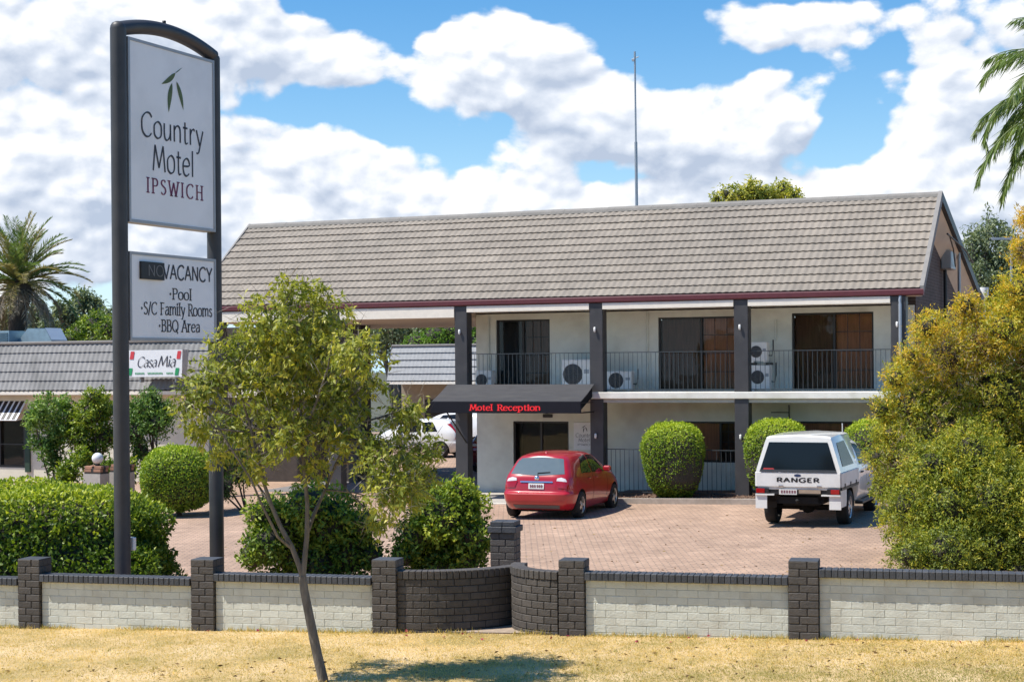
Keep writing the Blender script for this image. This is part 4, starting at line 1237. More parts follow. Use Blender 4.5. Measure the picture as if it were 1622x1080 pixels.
def roof_unit(name, label, x, y, z, prof, w, mat, vent=False):
    root = empty(name, (x, y, z), BROT, label, 'rooftop unit')
    b = MB(); b.prism(prof, 'y', -w/2, w/2); bd = b.build('housing', mat, root)
    return root
m_zinc = M('blue grey zinc', (0.30, 0.40, 0.45), 0.45, metal=0.2, var=0.12)
ru = roof_unit('roof_cooler', 'boxy blue grey rooftop cooler at the left edge above the restaurant', -18.9, 61.5, 4.4, [(-0.75, 0), (0.45, 0), (0.45, 0.66), (-0.75, 0.66)], 0.9, m_zinc)
b = MB()
for k in range(6): b.box((-0.30, -0.475, 0.08+0.09*k), (0.40, -0.453, 0.13+0.09*k))
b.build('louvre', M('dark zinc', (0.10, 0.15, 0.18), 0.5), ru)
rv = roof_unit('roof_vent', 'zinc roof vent with sloped white top beside the palm', -17.6, 61.5, 4.4, [(-0.82, 0), (0.80, 0), (0.78, 0.28), (0.50, 0.74), (-0.30, 0.74), (-0.78, 0.24)], 0.9, m_zinc)
b = MB(); b.add([(0.02, -0.46, 0.752), (0.51, -0.46, 0.752), (0.80, -0.46, 0.30), (0.80, 0.46, 0.30), (0.51, 0.46, 0.752), (0.02, 0.46, 0.752)], [(0, 1, 4, 5), (1, 2, 3, 4)]); b.build('top_sheet', m_white, rv)

# globe lamps on brick stands
def globe_stand(label, x, y):
    root = empty('globe_lamp', (x, y, G(x)), BROT, label, 'globe lamp', 'white globe lamps on brick stands')
    top = 1.10 - G(x)
    b = MB(); b.box((-0.27, -0.2, 0), (0.27, 0.2, top-0.30)); b.build('stand', m_conc, root)
    bb = brick(0.23, 0.11, 0.076, M('terracotta brick', (0.36, 0.19, 0.12), 0.8, var=0.15, rnd=0.15))
    for k in range(2):
        for q in (-0.15, 0.15):
            for sy in (-0.12, 0.12):
                lay(root, bb, q+(0.03 if k else -0.0), sy, top-0.21+0.085*k)
    b = MB(); b.box((-0.26, -0.17, top-0.299), (0.26, 0.17, top-0.13)); b.build('mortar_core', m_gmort, root)
    b = MB(); b.lathe([(0.0, -0.02), (0.07, -0.02), (0.06, 0.03), (0.05, 0.05)], (0.05, 0, top-0.08), 'z', 12); b.build('lamp_base', m_black, root)
    b = MB(); b.lathe([(0.152*math.sin(a*math.pi/14), -0.152*math.cos(a*math.pi/14)) for a in range(15)], (0.05, 0, top+0.11), 'z', 20); b.build('globe', m_white, root)
globe_stand('white globe lamp on a brick stand clear of the sign post', -11.17, 44.0)
globe_stand('white globe lamp partly hidden by the near sign post', -10.62, 44.6)

# ================================================================== vehicles
def paint(name, col, flake=0.0):
    return M(name, col, 0.28, 0.0, var=0.02, ns=2, spec=0.5, coat=0.8)
m_tyre = M('tyre rubber', (0.018, 0.018, 0.018), 0.85, var=0.15)
m_rim = M('alloy rim', (0.50, 0.50, 0.52), 0.3, metal=0.8, var=0.05)
m_cglass = M('tinted car glass', (0.008, 0.012, 0.018), 0.05, var=0.0, spec=0.25)
m_rglass = M('rear car glass', (0.09, 0.125, 0.135), 0.05, var=0.05, spec=1.0, coat=1.0)
m_lampred = M('red lamp lens', (0.36, 0.004, 0.006), 0.12, var=0.05, coat=0.8)
m_lampclr = M('clear lamp lens', (0.72, 0.70, 0.70), 0.10, var=0.05, coat=0.8)
m_sideg = M('dark side window', (0.012, 0.016, 0.014), 0.25, var=0.0, spec=0.12)
m_chrome = M('chrome strip', (0.75, 0.74, 0.73), 0.15, metal=0.9, var=0.02)
m_plate = M('number plate', (0.72, 0.71, 0.68), 0.45, var=0.05)
m_platetxt = M('plate characters', (0.22, 0.10, 0.12), 0.6)
m_arch = M('wheel arch liner', (0.012, 0.012, 0.012), 0.9)

def car_shell(rings, axles, r_arch, half_w, mat, lev=2):
    """rings: list of 7-point half sections (x, y, z) from keel to roof; mirrored, subdivided, arches cut. returns a mesh"""
    v, f = [], []
    n = len(rings[0])
    for rg in rings:
        for (x, y, z) in rg: v.append((x, y, z))
        for (x, y, z) in rg[1:-1][::-1]: v.append((x, -y, z))
    m = 2*n-2
    for i in range(len(rings)-1):
        for k in range(m):
            f.append((i*m+k, i*m+(k+1) % m, (i+1)*m+(k+1) % m, (i+1)*m+k))
    for base, flip in ((0, False), ((len(rings)-1)*m, True)):
        for k in range(n-1):
            a, b_ = base+k, base+k+1
            c, d = base+(m-k-1) % m, base+(m-k) % m
            q = [a, b_, c, d]
            q = list(dict.fromkeys(q))
            if len(q) >= 3: f.append(tuple(q if flip else q[::-1]))
    me = bpy.data.meshes.new('shell'); me.from_pydata(v, [], f); me.materials.append(mat)
    bm = bmesh.new(); bm.from_mesh(me); bmesh.ops.recalc_face_normals(bm, faces=bm.faces[:]); bm.to_mesh(me); bm.free()
    o = bpy.data.objects.new('shell', me); COL.objects.link(o)
    bm = bmesh.new(); bm.from_mesh(me); bm.verts.ensure_lookup_table()
    cl_ = bm.edges.layers.float.new('crease_edge')
    for e_ in bm.edges:
        a_, b_ = e_.verts[0].index, e_.verts[1].index
        ra, rb, ka, kb = a_//m, b_//m, a_ % m, b_ % m
        ka, kb = min(ka, m-ka), min(kb, m-kb)
        if ka == kb and ra != rb: e_[cl_] = ({1: .45, 3: .6, 4: .5, 6: .5, 7: .35} if n == 9 else {1: .45, 3: .35, 4: .45}).get(ka, 0.0)
        elif ra == rb and ra in (0, len(rings)-1): e_[cl_] = 0.5
        elif ka != kb and ra == rb == 1: e_[cl_] = 0.25
    bm.to_mesh(me); bm.free()
    sd = o.modifiers.new('s', 'SUBSURF'); sd.levels = lev; sd.render_levels = lev
    cut = MB()
    for ax in axles:
        for sy in (-1, 1):
            cut.lathe([(0, sy*(half_w-0.30)), (r_arch, sy*(half_w-0.30)), (r_arch, sy*(half_w+0.2)), (0, sy*(half_w+0.2))], (ax[0], 0, ax[1]), 'y', 32, False)
    co = cut.build('cutter', m_arch); fix_normals(co)
    bo = o.modifiers.new('b', 'BOOLEAN'); bo.operation = 'DIFFERENCE'; bo.object = co; bo.solver = 'EXACT'
    try: bo.material_mode = 'TRANSFER'
    except Exception: pass
    dg = bpy.context.evaluated_depsgraph_get()
    res = bpy.data.meshes.new_from_object(o.evaluated_get(dg))
    bpy.data.objects.remove(o); bpy.data.objects.remove(co)
    res.polygons.foreach_set('use_smooth', [True]*len(res.polygons))
    try: res.set_sharp_from_angle(angle=R(42))
    except Exception: pass
    return res

class Proj:
    """lays patches on a shell by ray casting along an axis, so that they follow its curvature"""
    def __init__(s, me):
        bm = bmesh.new(); bm.from_mesh(me); s.t = BVHTree.FromBMesh(bm); bm.free()
    def pt(s, p, q, ax, off):
        if ax == '-x': o, d = Vector((-4, p, q)), Vector((1, 0, 0))
        elif ax == '+x': o, d = Vector((9, p, q)), Vector((-1, 0, 0))
        elif ax == '-y': o, d = Vector((p, -4, q)), Vector((0, 1, 0))
        else: o, d = Vector((p, 4, q)), Vector((0, -1, 0))
        h = s.t.ray_cast(o, d)
        if h[0] is None: return None
        return h[0] - d*off
    def patch(s, top, bot, ax, off=0.008, cols=10, rows=5):
        def res(pl, k):
            ls = [math.dist(pl[i], pl[i+1]) for i in range(len(pl)-1)]; T = sum(ls)*k
            for i, l in enumerate(ls):
                if T <= l or i == len(ls)-1:
                    t = min(1, T/l if l else 0); return (pl[i][0]+(pl[i+1][0]-pl[i][0])*t, pl[i][1]+(pl[i+1][1]-pl[i][1])*t)
                T -= l
        v = []; last = None
        for j in range(rows+1):
            for i in range(cols+1):
                a, b_ = res(top, i/cols), res(bot, i/cols)
                p, q = a[0]+(b_[0]-a[0])*j/rows, a[1]+(b_[1]-a[1])*j/rows
                h = s.pt(p, q, ax, off)
                if h is None: h = last if last is not None else Vector((0, 0, 0))
                last = h; v.append(h)
        n = cols+1
        mb = MB(); mb.add(v, [(j*n+i, j*n+i+1, (j+1)*n+i+1, (j+1)*n+i) for j in range(rows) for i in range(cols)], True)
        return mb

def wheel(parent, x, y, r, w, side, spokes=5):
    """tyre with a spoked rim"""
    t = MB()
    t.lathe([(r*0.62, -w/2), (r*0.93, -w/2), (r, -w/2+0.03), (r, w/2-0.03), (r*0.93, w/2), (r*0.62, w/2)], (0, 0, 0), 'y', 28)
    root = t.build('wheel', m_tyre, parent, (x, y, r))
    b = MB(); yo = side*(w/2-0.025)
    b.lathe([(r*0.66, yo+side*0.02), (r*0.62, yo+side*0.022), (r*0.57, yo)], (0, 0, 0), 'y', 28)
    for k in range(spokes):
        a = 2*math.pi*k/spokes; c, s_ = math.cos(a), math.sin(a); px, pz = -s_, c
        hw0, hw1 = r*0.13, r*0.10
        q = [(c*r*0.1+px*hw0, yo+side*0.012, s_*r*0.1+pz*hw0), (c*r*0.1-px*hw0, yo+side*0.012, s_*r*0.1-pz*hw0), (c*r*0.6-px*hw1, yo, s_*r*0.6-pz*hw1), (c*r*0.6+px*hw1, yo, s_*r*0.6+pz*hw1)]
        b.add(q, [(0, 1, 2, 3)])
    b.lathe([(0, yo+side*0.02), (r*0.15, yo+side*0.018), (r*0.17, yo+side*0.0)], (0, 0, 0), 'y', 12)
    b.build('rim', m_rim, root)
    b = MB(); b.lathe([(0, side*0.02), (r*0.61, side*0.02)], (0, 0, 0), 'y', 20); b.build('brake_back', m_black, root)
    return root

def heading(h): return R(90-h)

def hatchback(label, x, y, h, col, name='hatchback_car', L=1.0, tall=0.0, group=None, plate=True, dark_rear=False):
    root = empty(name, (x, y, G(x)), heading(h), label, 'car', group)
    pm = paint(name+' paint '+str(col), col)
    T = tall
    rings = [
     [(-0.56,0,.24),(-0.58,.62,.24),(-0.765,.70,.40),(-0.785,.73,.60),(-0.70,.74,.655),(-0.685,.75,.80),(-0.63,.72,1.00+T*.5),(-0.25,.56,1.43+T),(-0.22,0,1.475+T)],
     [(-0.40,0,.19),(-0.44,.78,.20),(-0.54,.87,.40),(-0.54,.885,.60),(-0.50,.87,.66),(-0.48,.87,.80),(-0.42,.83,1.00+T*.5),(-0.06,.61,1.47+T),(-0.04,0,1.525+T)],
     [(0.10,0,.18),(0.10,.80,.18),(0.10,.89,.40),(0.10,.90,.60),(0.10,.90,.66),(0.10,.895,.80),(0.10,.85,.98+T*.5),(0.26,.645,1.49+T),(0.26,0,1.55+T)],
     [(0.85,0,.18),(0.85,.80,.18),(0.85,.88,.40),(0.85,.895,.60),(0.85,.90,.66),(0.85,.90,.80),(0.85,.865,.96+T*.5),(0.85,.66,1.505+T),(0.85,0,1.565+T)],
     [(1.50,0,.18),(1.50,.80,.18),(1.50,.88,.40),(1.50,.895,.60),(1.50,.90,.66),(1.50,.90,.80),(1.50,.865,.94+T*.5),(1.45,.65,1.475+T),(1.42,0,1.535+T)],
     [(2.05,0,.18),(2.05,.80,.18),(2.05,.88,.40),(2.05,.895,.60),(2.05,.90,.66),(2.05,.895,.80),(2.10,.855,.93+T*.5),(1.88,.60,1.38+T),(1.88,0,1.44+T)],
     [(2.55,0,.18),(2.55,.80,.18),(2.60,.89,.40),(2.60,.90,.60),(2.60,.90,.66),(2.60,.88,.80),(2.62,.82,.93+T*.4),(2.58,.60,1.03+T*.5),(2.58,0,1.08+T*.5)],
     [(3.10,0,.20),(3.10,.74,.20),(3.15,.86,.40),(3.15,.86,.56),(3.15,.85,.62),(3.14,.82,.74),(3.10,.72,.85),(3.05,.52,.92),(3.05,0,.96)],
     [(3.35,0,.24),(3.36,.52,.24),(3.48,.62,.40),(3.48,.62,.54),(3.47,.60,.58),(3.45,.56,.66),(3.40,.50,.74),(3.35,.40,.78),(3.35,0,.80)],
    ]
    rings = [[(p[0]*L, p[1], p[2]) for p in r_] for r_ in rings]
    wb = 2.60*L
    me = car_shell(rings, [(0.0, 0.32), (wb, 0.32)], 0.365, 0.90, pm)
    body = link('body', me, root)
    pj = Proj(me)
    # rear: window, lamps, plate, badge, wiper, bumper strip
    pj.patch([(.54,1.40+T),(0,1.43+T),(-.54,1.40+T)], [(.66,1.06+T*.5),(0,1.02+T*.5),(-.66,1.06+T*.5)], '-x', 0.008, 16, 6).build('rear_window', m_rglass, root)
    for s in (-1, 1):
        pj.patch([(s*.50,.965+T*.5),(s*.60,.985+T*.5),(s*.70,.955+T*.5)], [(s*.49,.905+T*.4),(s*.74,.885+T*.4)], '-x', 0.012, 6, 3).build('reversing_lamp', m_lampclr if not dark_rear else m_lampred, root)
        pj.patch([(s*.46,.902+T*.4),(s*.76,.882+T*.4)], [(s*.53,.745+T*.2),(s*.80,.735+T*.2)], '-x', 0.012, 6, 3).build('tail_light', m_lampred, root)
        if dark_rear: pj.patch([(s*.56,1.36+T),(s*.66,1.32+T)], [(s*.60,1.0+T*.5),(s*.72,.98+T*.5)], '-x', 0.014, 3, 5).build('tail_light', m_lampred, root)
    pj.patch([(.40,.895),(-.40,.895)], [(.40,.865),(-.40,.865)], '-x', 0.018, 8, 1).build('chrome_strip', m_chrome, root)
    pj.patch([(.58,.345),(-.58,.345)], [(.54,.25),(-.54,.25)], '-x', 0.010, 8, 1).build('bumper_strip', M('grey bumper strip', (0.10, 0.105, 0.12), 0.5), root)
    if plate:
        pb_ = pj.patch([(.19,.845),(-.19,.845)], [(.19,.715),(-.19,.715)], '-x', 0.016, 4, 2).build('number_plate', m_plate, root)
        ch = MB()
        for k in range(6):
            y0 = .15-.052*k-(0.01 if k > 2 else 0)
            p = pj.pt(y0, .78, '-x', 0.020)
            if p is not None: ch.box((p.x-0.004, y0-.036, .745), (p.x, y0, .815))
        ch.build('plate_marks', m_platetxt, pb_)
    p = pj.pt(0, .955+T*.4, '-x', 0.01)
    b = MB(); b.lathe([(0, -0.008), (.055, -0.006), (.062, 0.012)], (p.x, 0, p.z), 'x', 16); b.build('badge', m_chrome, root)
    p, q = pj.pt(0.0, 1.075+T*.5, '-x', 0.02), pj.pt(-.30, 1.10+T*.5, '-x', 0.02)
    b = MB(); b.tube([pj.pt(-.02, 1.02+T*.5, '-x', 0.02), p, q], 0.012, 5); b.build('wiper', m_black, root)
    # sides: glasshouse, pillars left as body colour, handles, mirrors, door cuts
    zb = 1.02+T*.5
    for ax, s in (('-y', -1), ('+y', 1)):
        pj.patch([(0.42*L,1.40+T),(0.86*L,1.44+T)], [(0.16*L,zb+.02),(0.86*L,zb)], ax, 0.007, 6, 6).build('side_window', m_cglass, root)
        pj.patch([(0.93*L,1.44+T),(1.50*L,1.40+T)], [(0.93*L,zb),(1.98*L,zb-.03)], ax, 0.007, 8, 6).build('side_window', m_cglass, root)
        for xx in (0.90*L,):
            pj.patch([(xx-.012,zb-.03),(xx+.004,zb-.03)], [(xx-.012,.36),(xx+.004,.36)], ax, 0.0035, 1, 10).build('door_gap', m_arch, root)
        pj.patch([(2.02*L-.012,zb-.08),(2.02*L+.004,zb-.08)], [(2.0*L-.012,.40),(2.0*L+.004,.40)], ax, 0.0035, 1, 8).build('door_gap', m_arch, root)
        for xx in (0.62*L, 1.15*L):
            p = pj.pt(xx, .90+T*.4, ax, 0.02)
            b = MB(); b.cbox((xx-.09, p.y-.016, p.z-.014), (xx+.09, p.y+.016, p.z+.014), .006); b.build('door_handle', pm, root)
        b = MB(); b.cbox((1.80*L, s*.93-.09, zb-.03), (1.94*L, s*.93+.09, zb+.10), .03); b.build('side_mirror', pm if not dark_rear else m_black, root)
        wheel(root, 0.0, s*.80, 0.315, 0.20, s); wheel(root, wb, s*.80, 0.315, 0.20, s)
    b = MB(); b.lathe([(0, 0.045), (.012, .04), (.04, 0.0)], (0.05, 0, 1.515+T), 'z', 10); b.build('roof_aerial', pm, root)
    b = MB(); b.box((-.35, -.55, .16), (2.9*L, .55, .22)); b.build('underbody', m_arch, root)
    return root

red = hatchback('red hatchback parked nose in before the reception door', 0.78, 38.75, 20.5, (0.40, 0.010, 0.018))
hatchback('white hatchback parked beyond the carport, tail lamp to the right', -2.55, 66.3, -68, (0.74, 0.75, 0.76), 'white_car', 0.97, 0.02, None, False, True)
hatchback('tall white wagon behind the white hatchback under the rear wing', -1.2, 69.6, -68, (0.72, 0.73, 0.74), 'white_wagon', 1.08, 0.16, None, False)
dk = hatchback('dark red car mostly hidden behind the first reception post', -0.50, 56.0, 22, (0.16, 0.012, 0.02), 'parked_car', 0.95, 0.0, None, False)

# ---- white utility with tray and canopy
m_wp = paint('white vehicle paint', (0.82, 0.81, 0.77))
m_alu = M('white tray panel', (0.76, 0.76, 0.74), 0.4, var=0.05, dirt=(0.45, 0.42, 0.37, 0.3), dscale=2)
def ute(x, y, h):
    root = empty('utility_truck', (x, y, G(x)), heading(h), 'white dual cab utility with tray, canopy and black lettered tailgate', 'utility truck')
    X0, X1 = -1.08, 0.92                       # tray from tail to cab
    W_ = 0.905
    b = MB(); b.cbox((X0+.03, -W_+.03, .80), (X1, W_-.03, .88), .01); b.build('tray_floor', m_alu, root)
    b = MB(); b.cbox((X0, -W_+.01, .86), (X0+.035, W_-.01, 1.165), .008); tg = b.build('tailgate', m_alu, root)
    b = MB(); text(b, 'RANGER', .45, .965, -.90, .088, lambda a, z: (X0-.004, a, z), 19, 15, 0, False, 12); b.build('lettering', m_black, tg)
    b = MB(); n = 20
    b.add([(X0-.004, .005+.075*math.cos(k*2*math.pi/n), 1.105+.03*math.sin(k*2*math.pi/n)) for k in range(n)], [tuple(range(n))]); b.build('oval_badge', M('blue badge', (0.03, 0.05, 0.12), 0.3), tg)
    b = MB()
    for s in (.36, -.45): b.cbox((X0-.02, s-.05, .85), (X0-.001, s+.05, .90), .006)
    b.build('latch', m_chrome, tg)
    for s in (-1, 1):
        b = MB(); b.cbox((X0+.037, s*W_-.018, .86), (X1-.01, s*W_+.018, 1.165), .008)
        sd = b.build('side_gate', m_alu, root)
        b = MB()
        for k in range(3):
            xx = X0+.35+.65*k; b.box((xx-.03, s*W_+s*.018 - (0.0 if s > 0 else .014), .84), (xx+.03, s*W_+s*.018+(.014 if s > 0 else 0.0), .93))
        b.build('latch', m_black, sd)
        b = MB(); b.box((X0+.03, s*W_-.015, .80), (X1, s*W_+.015, .855)); b.build('tray_rail', m_black, root)
        # mudguard with flap
        b = MB()
        pts = [(X0+.02, .44), (X0+.02, .795), (-.44, .795), (-.44, .56), (-.50, .44)]
        b.prism(pts, 'y', s*W_-.06 if s > 0 else -W_+.0, s*W_ if s > 0 else -W_+.06); b.build('mudguard', m_alu, root)
        b = MB(); b.box((X0-.012, min(s*.66, s*W_), .40), (X0+.018, max(s*.66, s*W_), .70)); b.build('mud_flap', m_alu, root)
        b = MB()
        prof = [(0.44*math.cos(a*math.pi/10)*1.0, 0.37+0.44*math.sin(a*math.pi/10)) for a in range(11)]
        for a in range(10):
            (x0, z0), (x1, z1) = prof[a], prof[a+1]
            b.add([(x0, s*.60, z0), (x1, s*.60, z1), (x1, s*W_, z1), (x0, s*W_, z0)], [(0, 1, 2, 3)])
        b.build('wheel_arch', m_black, root)
        b = MB(); b.box((X0-.035, min(s*.62, s*.90), .715), (X0-.002, max(s*.62, s*.90), .83)); lb = b.build('lamp_bar', m_black, root)
        b = MB(); b.cbox((X0-.05, min(s*.70, s*.88), .725), (X0-.036, max(s*.70, s*.88), .82), .006); b.build('tail_light', m_lampred, lb)
        b = MB(); b.box((X0-.045, min(s*.50, s*.90), .68), (X0+.02, max(s*.50, s*.90), .712)); b.build('step_edge', m_alu, root)
    b = MB(); b.box((X0+.04, -.60, .70), (X0+.10, .62, .80)); b.build('cross_member', m_black, root)
    b = MB(); b.box((X0-.012, .02, .70), (X0+.0, .40, .815)); pl_ = b.build('number_plate', m_plate, root)
    b = MB()
    for k in range(6): b.box((X0-.016, .36-.056*k-.038, .73), (X0-.0125, .36-.056*k, .79))
    b.build('plate_marks', m_platetxt, pl_)
    b = MB(); b.box((X0-.012, -.48, .73), (X0, -.02, .805)); b.build('number_board', M('tan board', (0.35, 0.27, 0.20), 0.6), root)
    b = MB(); b.box((-.95, -.50, .52), (4.0, -.40, .68)); b.box((-.95, .40, .52), (4.0, .50, .68)); b.box((-.95, -.49, .5), (-.85, .49, .64)); b.tube([(0, -.75, .36), (0, .75, .36)], .06, 8); b.lathe([(0, -.16), (.14, -.12), (.14, .12), (0, .16)], (0, 0, .37), 'x', 12); b.tube([(-1.0, 0, .56), (-1.16, 0, .56), (-1.2, 0, .60)], .03, 6); b.box((-.8, -.38, .45), (1.0, .38, .75)); b.build('chassis', m_arch, root)
    # canopy: tapered fibreglass shell
    zb, zt = 1.17, 1.93
    def ring(x, k, zt_):  # half section bottom to top with inset k
        return [(x, W_-.005, zb), (x, W_-.03, zb+.10), (x, W_-.195, zt_-.085), (x, W_-.225, zt_-.025), (x, W_-.30, zt_), (x, 0, zt_+.03)]
    rs_ = []
    secs = [(X0+.01, .0), (X0+.24, .0), (X0+1.2, .0), (X1+.02, .0)]
    tops = [zt-.055, zt, zt+.02, zt+.01]
    def full(x, zt_, lean):
        h_ = ring(x, 0, zt_)
        h_ = [(p[0]+lean*(p[2]-zb)/(zt-zb), p[1], p[2]) for p in h_]
        return h_ + [(p[0], -p[1], p[2]) for p in h_[-2::-1]]
    rr = [full(X0+.01, zt-.035, .07), full(X0+.05, zt, .08), full(X0+.9, zt+.02, .04), full(X1-.02, zt+.015, .0), full(X1+.02, zt-.02, .0)]
    n = len(rr[0]); v = [p for r_ in rr for p in r_]
    b = MB(); b.add(v, [(i*n+k, i*n+k+1, (i+1)*n+k+1, (i+1)*n+k) for i in range(len(rr)-1) for k in range(n-1)], True)
    b.add(rr[0], [tuple(range(n))]); b.add(rr[-1], [tuple(range(n))[::-1]])
    cano = b.build('canopy', m_wp, root); fix_normals(cano)
    try: cano.data.set_sharp_from_angle(angle=R(30))
    except Exception: pass
    pj = Proj(cano.data)
    gl = pj.patch([(.62, zt-.13), (-.62, zt-.13)], [(.81, zb+.03), (-.81, zb+.03)], '-x', .012, 8, 4).build('rear_window', m_cglass, cano)
    pj.patch([(.80, zb+.055), (-.80, zb+.055)], [(.82, zb+.005), (-.82, zb+.005)], '-x', .02, 6, 1).build('window_rail', M('dark trim', (0.05, 0.055, 0.06), 0.4), cano)
    pj.patch([(.73, zb+.085), (.52, zb+.085)], [(.74, zb+.055), (.50, zb+.055)], '-x', .016, 3, 1).build('sticker', M('red sticker', (0.45, 0.04, 0.04), 0.5), cano)
    for ax in ('-y', '+y'):
        pj.patch([(X0+.42, zt-.15), (X0+1.25, zt-.13)], [(X0+.36, zb+.11), (X0+1.62, zb+.11)], ax, .010, 8, 4).build('side_window', m_sideg, cano)
    # cab
    rings = [
     [(0.98,0,.42),(0.98,.80,.42),(0.98,.88,.60),(0.98,.90,.90),(0.98,.87,1.16),(1.12,.68,1.72),(1.14,0,1.78)],
     [(1.10,0,.40),(1.10,.82,.40),(1.10,.90,.60),(1.10,.92,.90),(1.10,.89,1.16),(1.26,.70,1.79),(1.26,0,1.85)],
     [(1.90,0,.40),(1.90,.82,.40),(1.90,.90,.60),(1.90,.925,.90),(1.90,.90,1.16),(1.90,.71,1.82),(1.90,0,1.88)],
     [(2.45,0,.40),(2.45,.82,.40),(2.45,.90,.60),(2.45,.925,.90),(2.45,.90,1.15),(2.30,.68,1.76),(2.30,0,1.82)],
     [(3.10,0,.40),(3.10,.82,.40),(3.10,.90,.60),(3.10,.92,.90),(3.10,.86,1.12),(3.02,.70,1.20),(3.02,0,1.24)],
     [(3.80,0,.42),(3.80,.80,.42),(3.80,.88,.60),(3.80,.88,.86),(3.80,.78,1.06),(3.75,.62,1.12),(3.75,0,1.14)],
     [(4.05,0,.46),(4.05,.68,.46),(4.10,.74,.60),(4.10,.74,.80),(4.05,.68,.95),(4.0,.55,1.0),(4.0,0,1.02)],
    ]
    me = car_shell(rings, [(3.22, .40)], .46, .92, m_wp)
    link('cab', me, root); pj = Proj(me)
    for ax, s in (('-y', -1), ('+y', 1)):
        pj.patch([(1.36, 1.70), (1.82, 1.74)], [(1.24, 1.22), (1.82, 1.21)], ax, .008, 5, 4).build('side_window', m_sideg, root)
        pj.patch([(1.90, 1.74), (2.22, 1.70)], [(1.90, 1.21), (2.72, 1.19)], ax, .008, 6, 4).build('side_window', m_sideg, root)
        for xx in (1.86, 2.78): pj.patch([(xx, 1.16), (xx+.014, 1.16)], [(xx, .55), (xx+.014, .55)], ax, .004, 1, 6).build('door_gap', m_arch, root)
        for xx in (1.25, 2.05):
            p = pj.pt(xx+.1, 1.05, ax, .02); b = MB(); b.cbox((xx, p.y-.018, 1.035), (xx+.2, p.y+.018, 1.07), .008); b.build('door_handle', m_black, root)
        b = MB(); b.cbox((2.62, s*1.02-.11, 1.18), (2.72, s*1.02+.11, 1.40), .03); b.build('side_mirror', m_wp, root)
        b = MB(); b.cbox((1.05, min(s*.80, s*.98), .36), (2.65, max(s*.80, s*.98), .42), .01); b.build('side_step', m_black, root)
        wheel(root, 0.0, s*.775, .375, .25, s, 6); wheel(root, 3.22, s*.775, .375, .25, s, 6)
    b = MB(); b.tube([(1.3, -.5, 1.86), (1.28, -.5, 2.12)], .012, 5); b.build('aerial', m_acw, root)
    return root
ute(6.40, 35.55, 22.0)

# ================================================================== vegetation
m_bark = M('grey bark', (0.155, 0.135, 0.115), 0.9, var=0.45, ns=14, bump=0.8, bs=50, stretch=(1, 1, 0.25))
m_bark_d = M('dark bark', (0.085, 0.065, 0.05), 0.95, var=0.3, ns=14, bump=0.8, bs=40, stretch=(1, 1, 0.25))
m_core_shade = M('core shade brown', (0.045, 0.04, 0.028), 0.95, var=0.3, ns=20)  # dark tone standing in for the shade inside dense foliage
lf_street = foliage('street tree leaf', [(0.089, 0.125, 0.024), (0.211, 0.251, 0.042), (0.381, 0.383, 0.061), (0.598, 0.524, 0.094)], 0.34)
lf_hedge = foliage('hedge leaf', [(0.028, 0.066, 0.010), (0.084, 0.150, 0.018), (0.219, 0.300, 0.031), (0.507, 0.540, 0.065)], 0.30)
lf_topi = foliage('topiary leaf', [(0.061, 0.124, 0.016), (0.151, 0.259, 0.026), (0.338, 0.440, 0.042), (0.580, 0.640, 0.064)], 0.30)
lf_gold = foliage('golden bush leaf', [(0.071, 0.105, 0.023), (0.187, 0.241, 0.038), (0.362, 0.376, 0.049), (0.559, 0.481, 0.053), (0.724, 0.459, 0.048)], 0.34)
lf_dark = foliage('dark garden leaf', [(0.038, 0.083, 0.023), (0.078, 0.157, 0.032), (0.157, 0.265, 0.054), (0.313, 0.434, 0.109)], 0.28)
lf_gum = foliage('gum leaf', [(0.090, 0.127, 0.070), (0.166, 0.209, 0.113), (0.254, 0.293, 0.166), (0.380, 0.394, 0.229)], 0.25)
lf_lime = foliage('lime leaf', [(0.060, 0.132, 0.018), (0.132, 0.252, 0.030), (0.228, 0.360, 0.042)], 0.4)
lf_palm = foliage('palm leaf', [(0.084, 0.136, 0.041), (0.158, 0.230, 0.063), (0.273, 0.324, 0.094)], 0.3, 0.4, 0.4)
lf_palmy = foliage('ageing palm leaf', [(0.130, 0.130, 0.046), (0.260, 0.221, 0.078), (0.364, 0.286, 0.130)], 0.3)
lf_dead = foliage('dead palm leaf', [(0.170, 0.132, 0.095), (0.302, 0.236, 0.170), (0.472, 0.387, 0.293)], 0.15, 0.8)

def solid_core(parent, name, c, r, seed, p=2.0, scale=0.82, mat=None):
    """dark solid body added inside a dense shrub to block light"""
    bm = bmesh.new(); bmesh.ops.create_icosphere(bm, subdivisions=3, radius=1.0)
    d = np.array([v.co.normalized()[:] for v in bm.verts])
    k = (np.abs(d)**p).sum(axis=1)**(-1/p)*lump(d, seed, 3.0, 0.08)*scale
    for v, q, kk in zip(bm.verts, d, k): v.co = Vector((c[0]+q[0]*kk*r[0], c[1]+q[1]*kk*r[1], c[2]+q[2]*kk*r[2]))
    me = bpy.data.meshes.new(name); bm.to_mesh(me); bm.free(); me.materials.append(mat or m_core_shade)
    return link(name, me, parent)

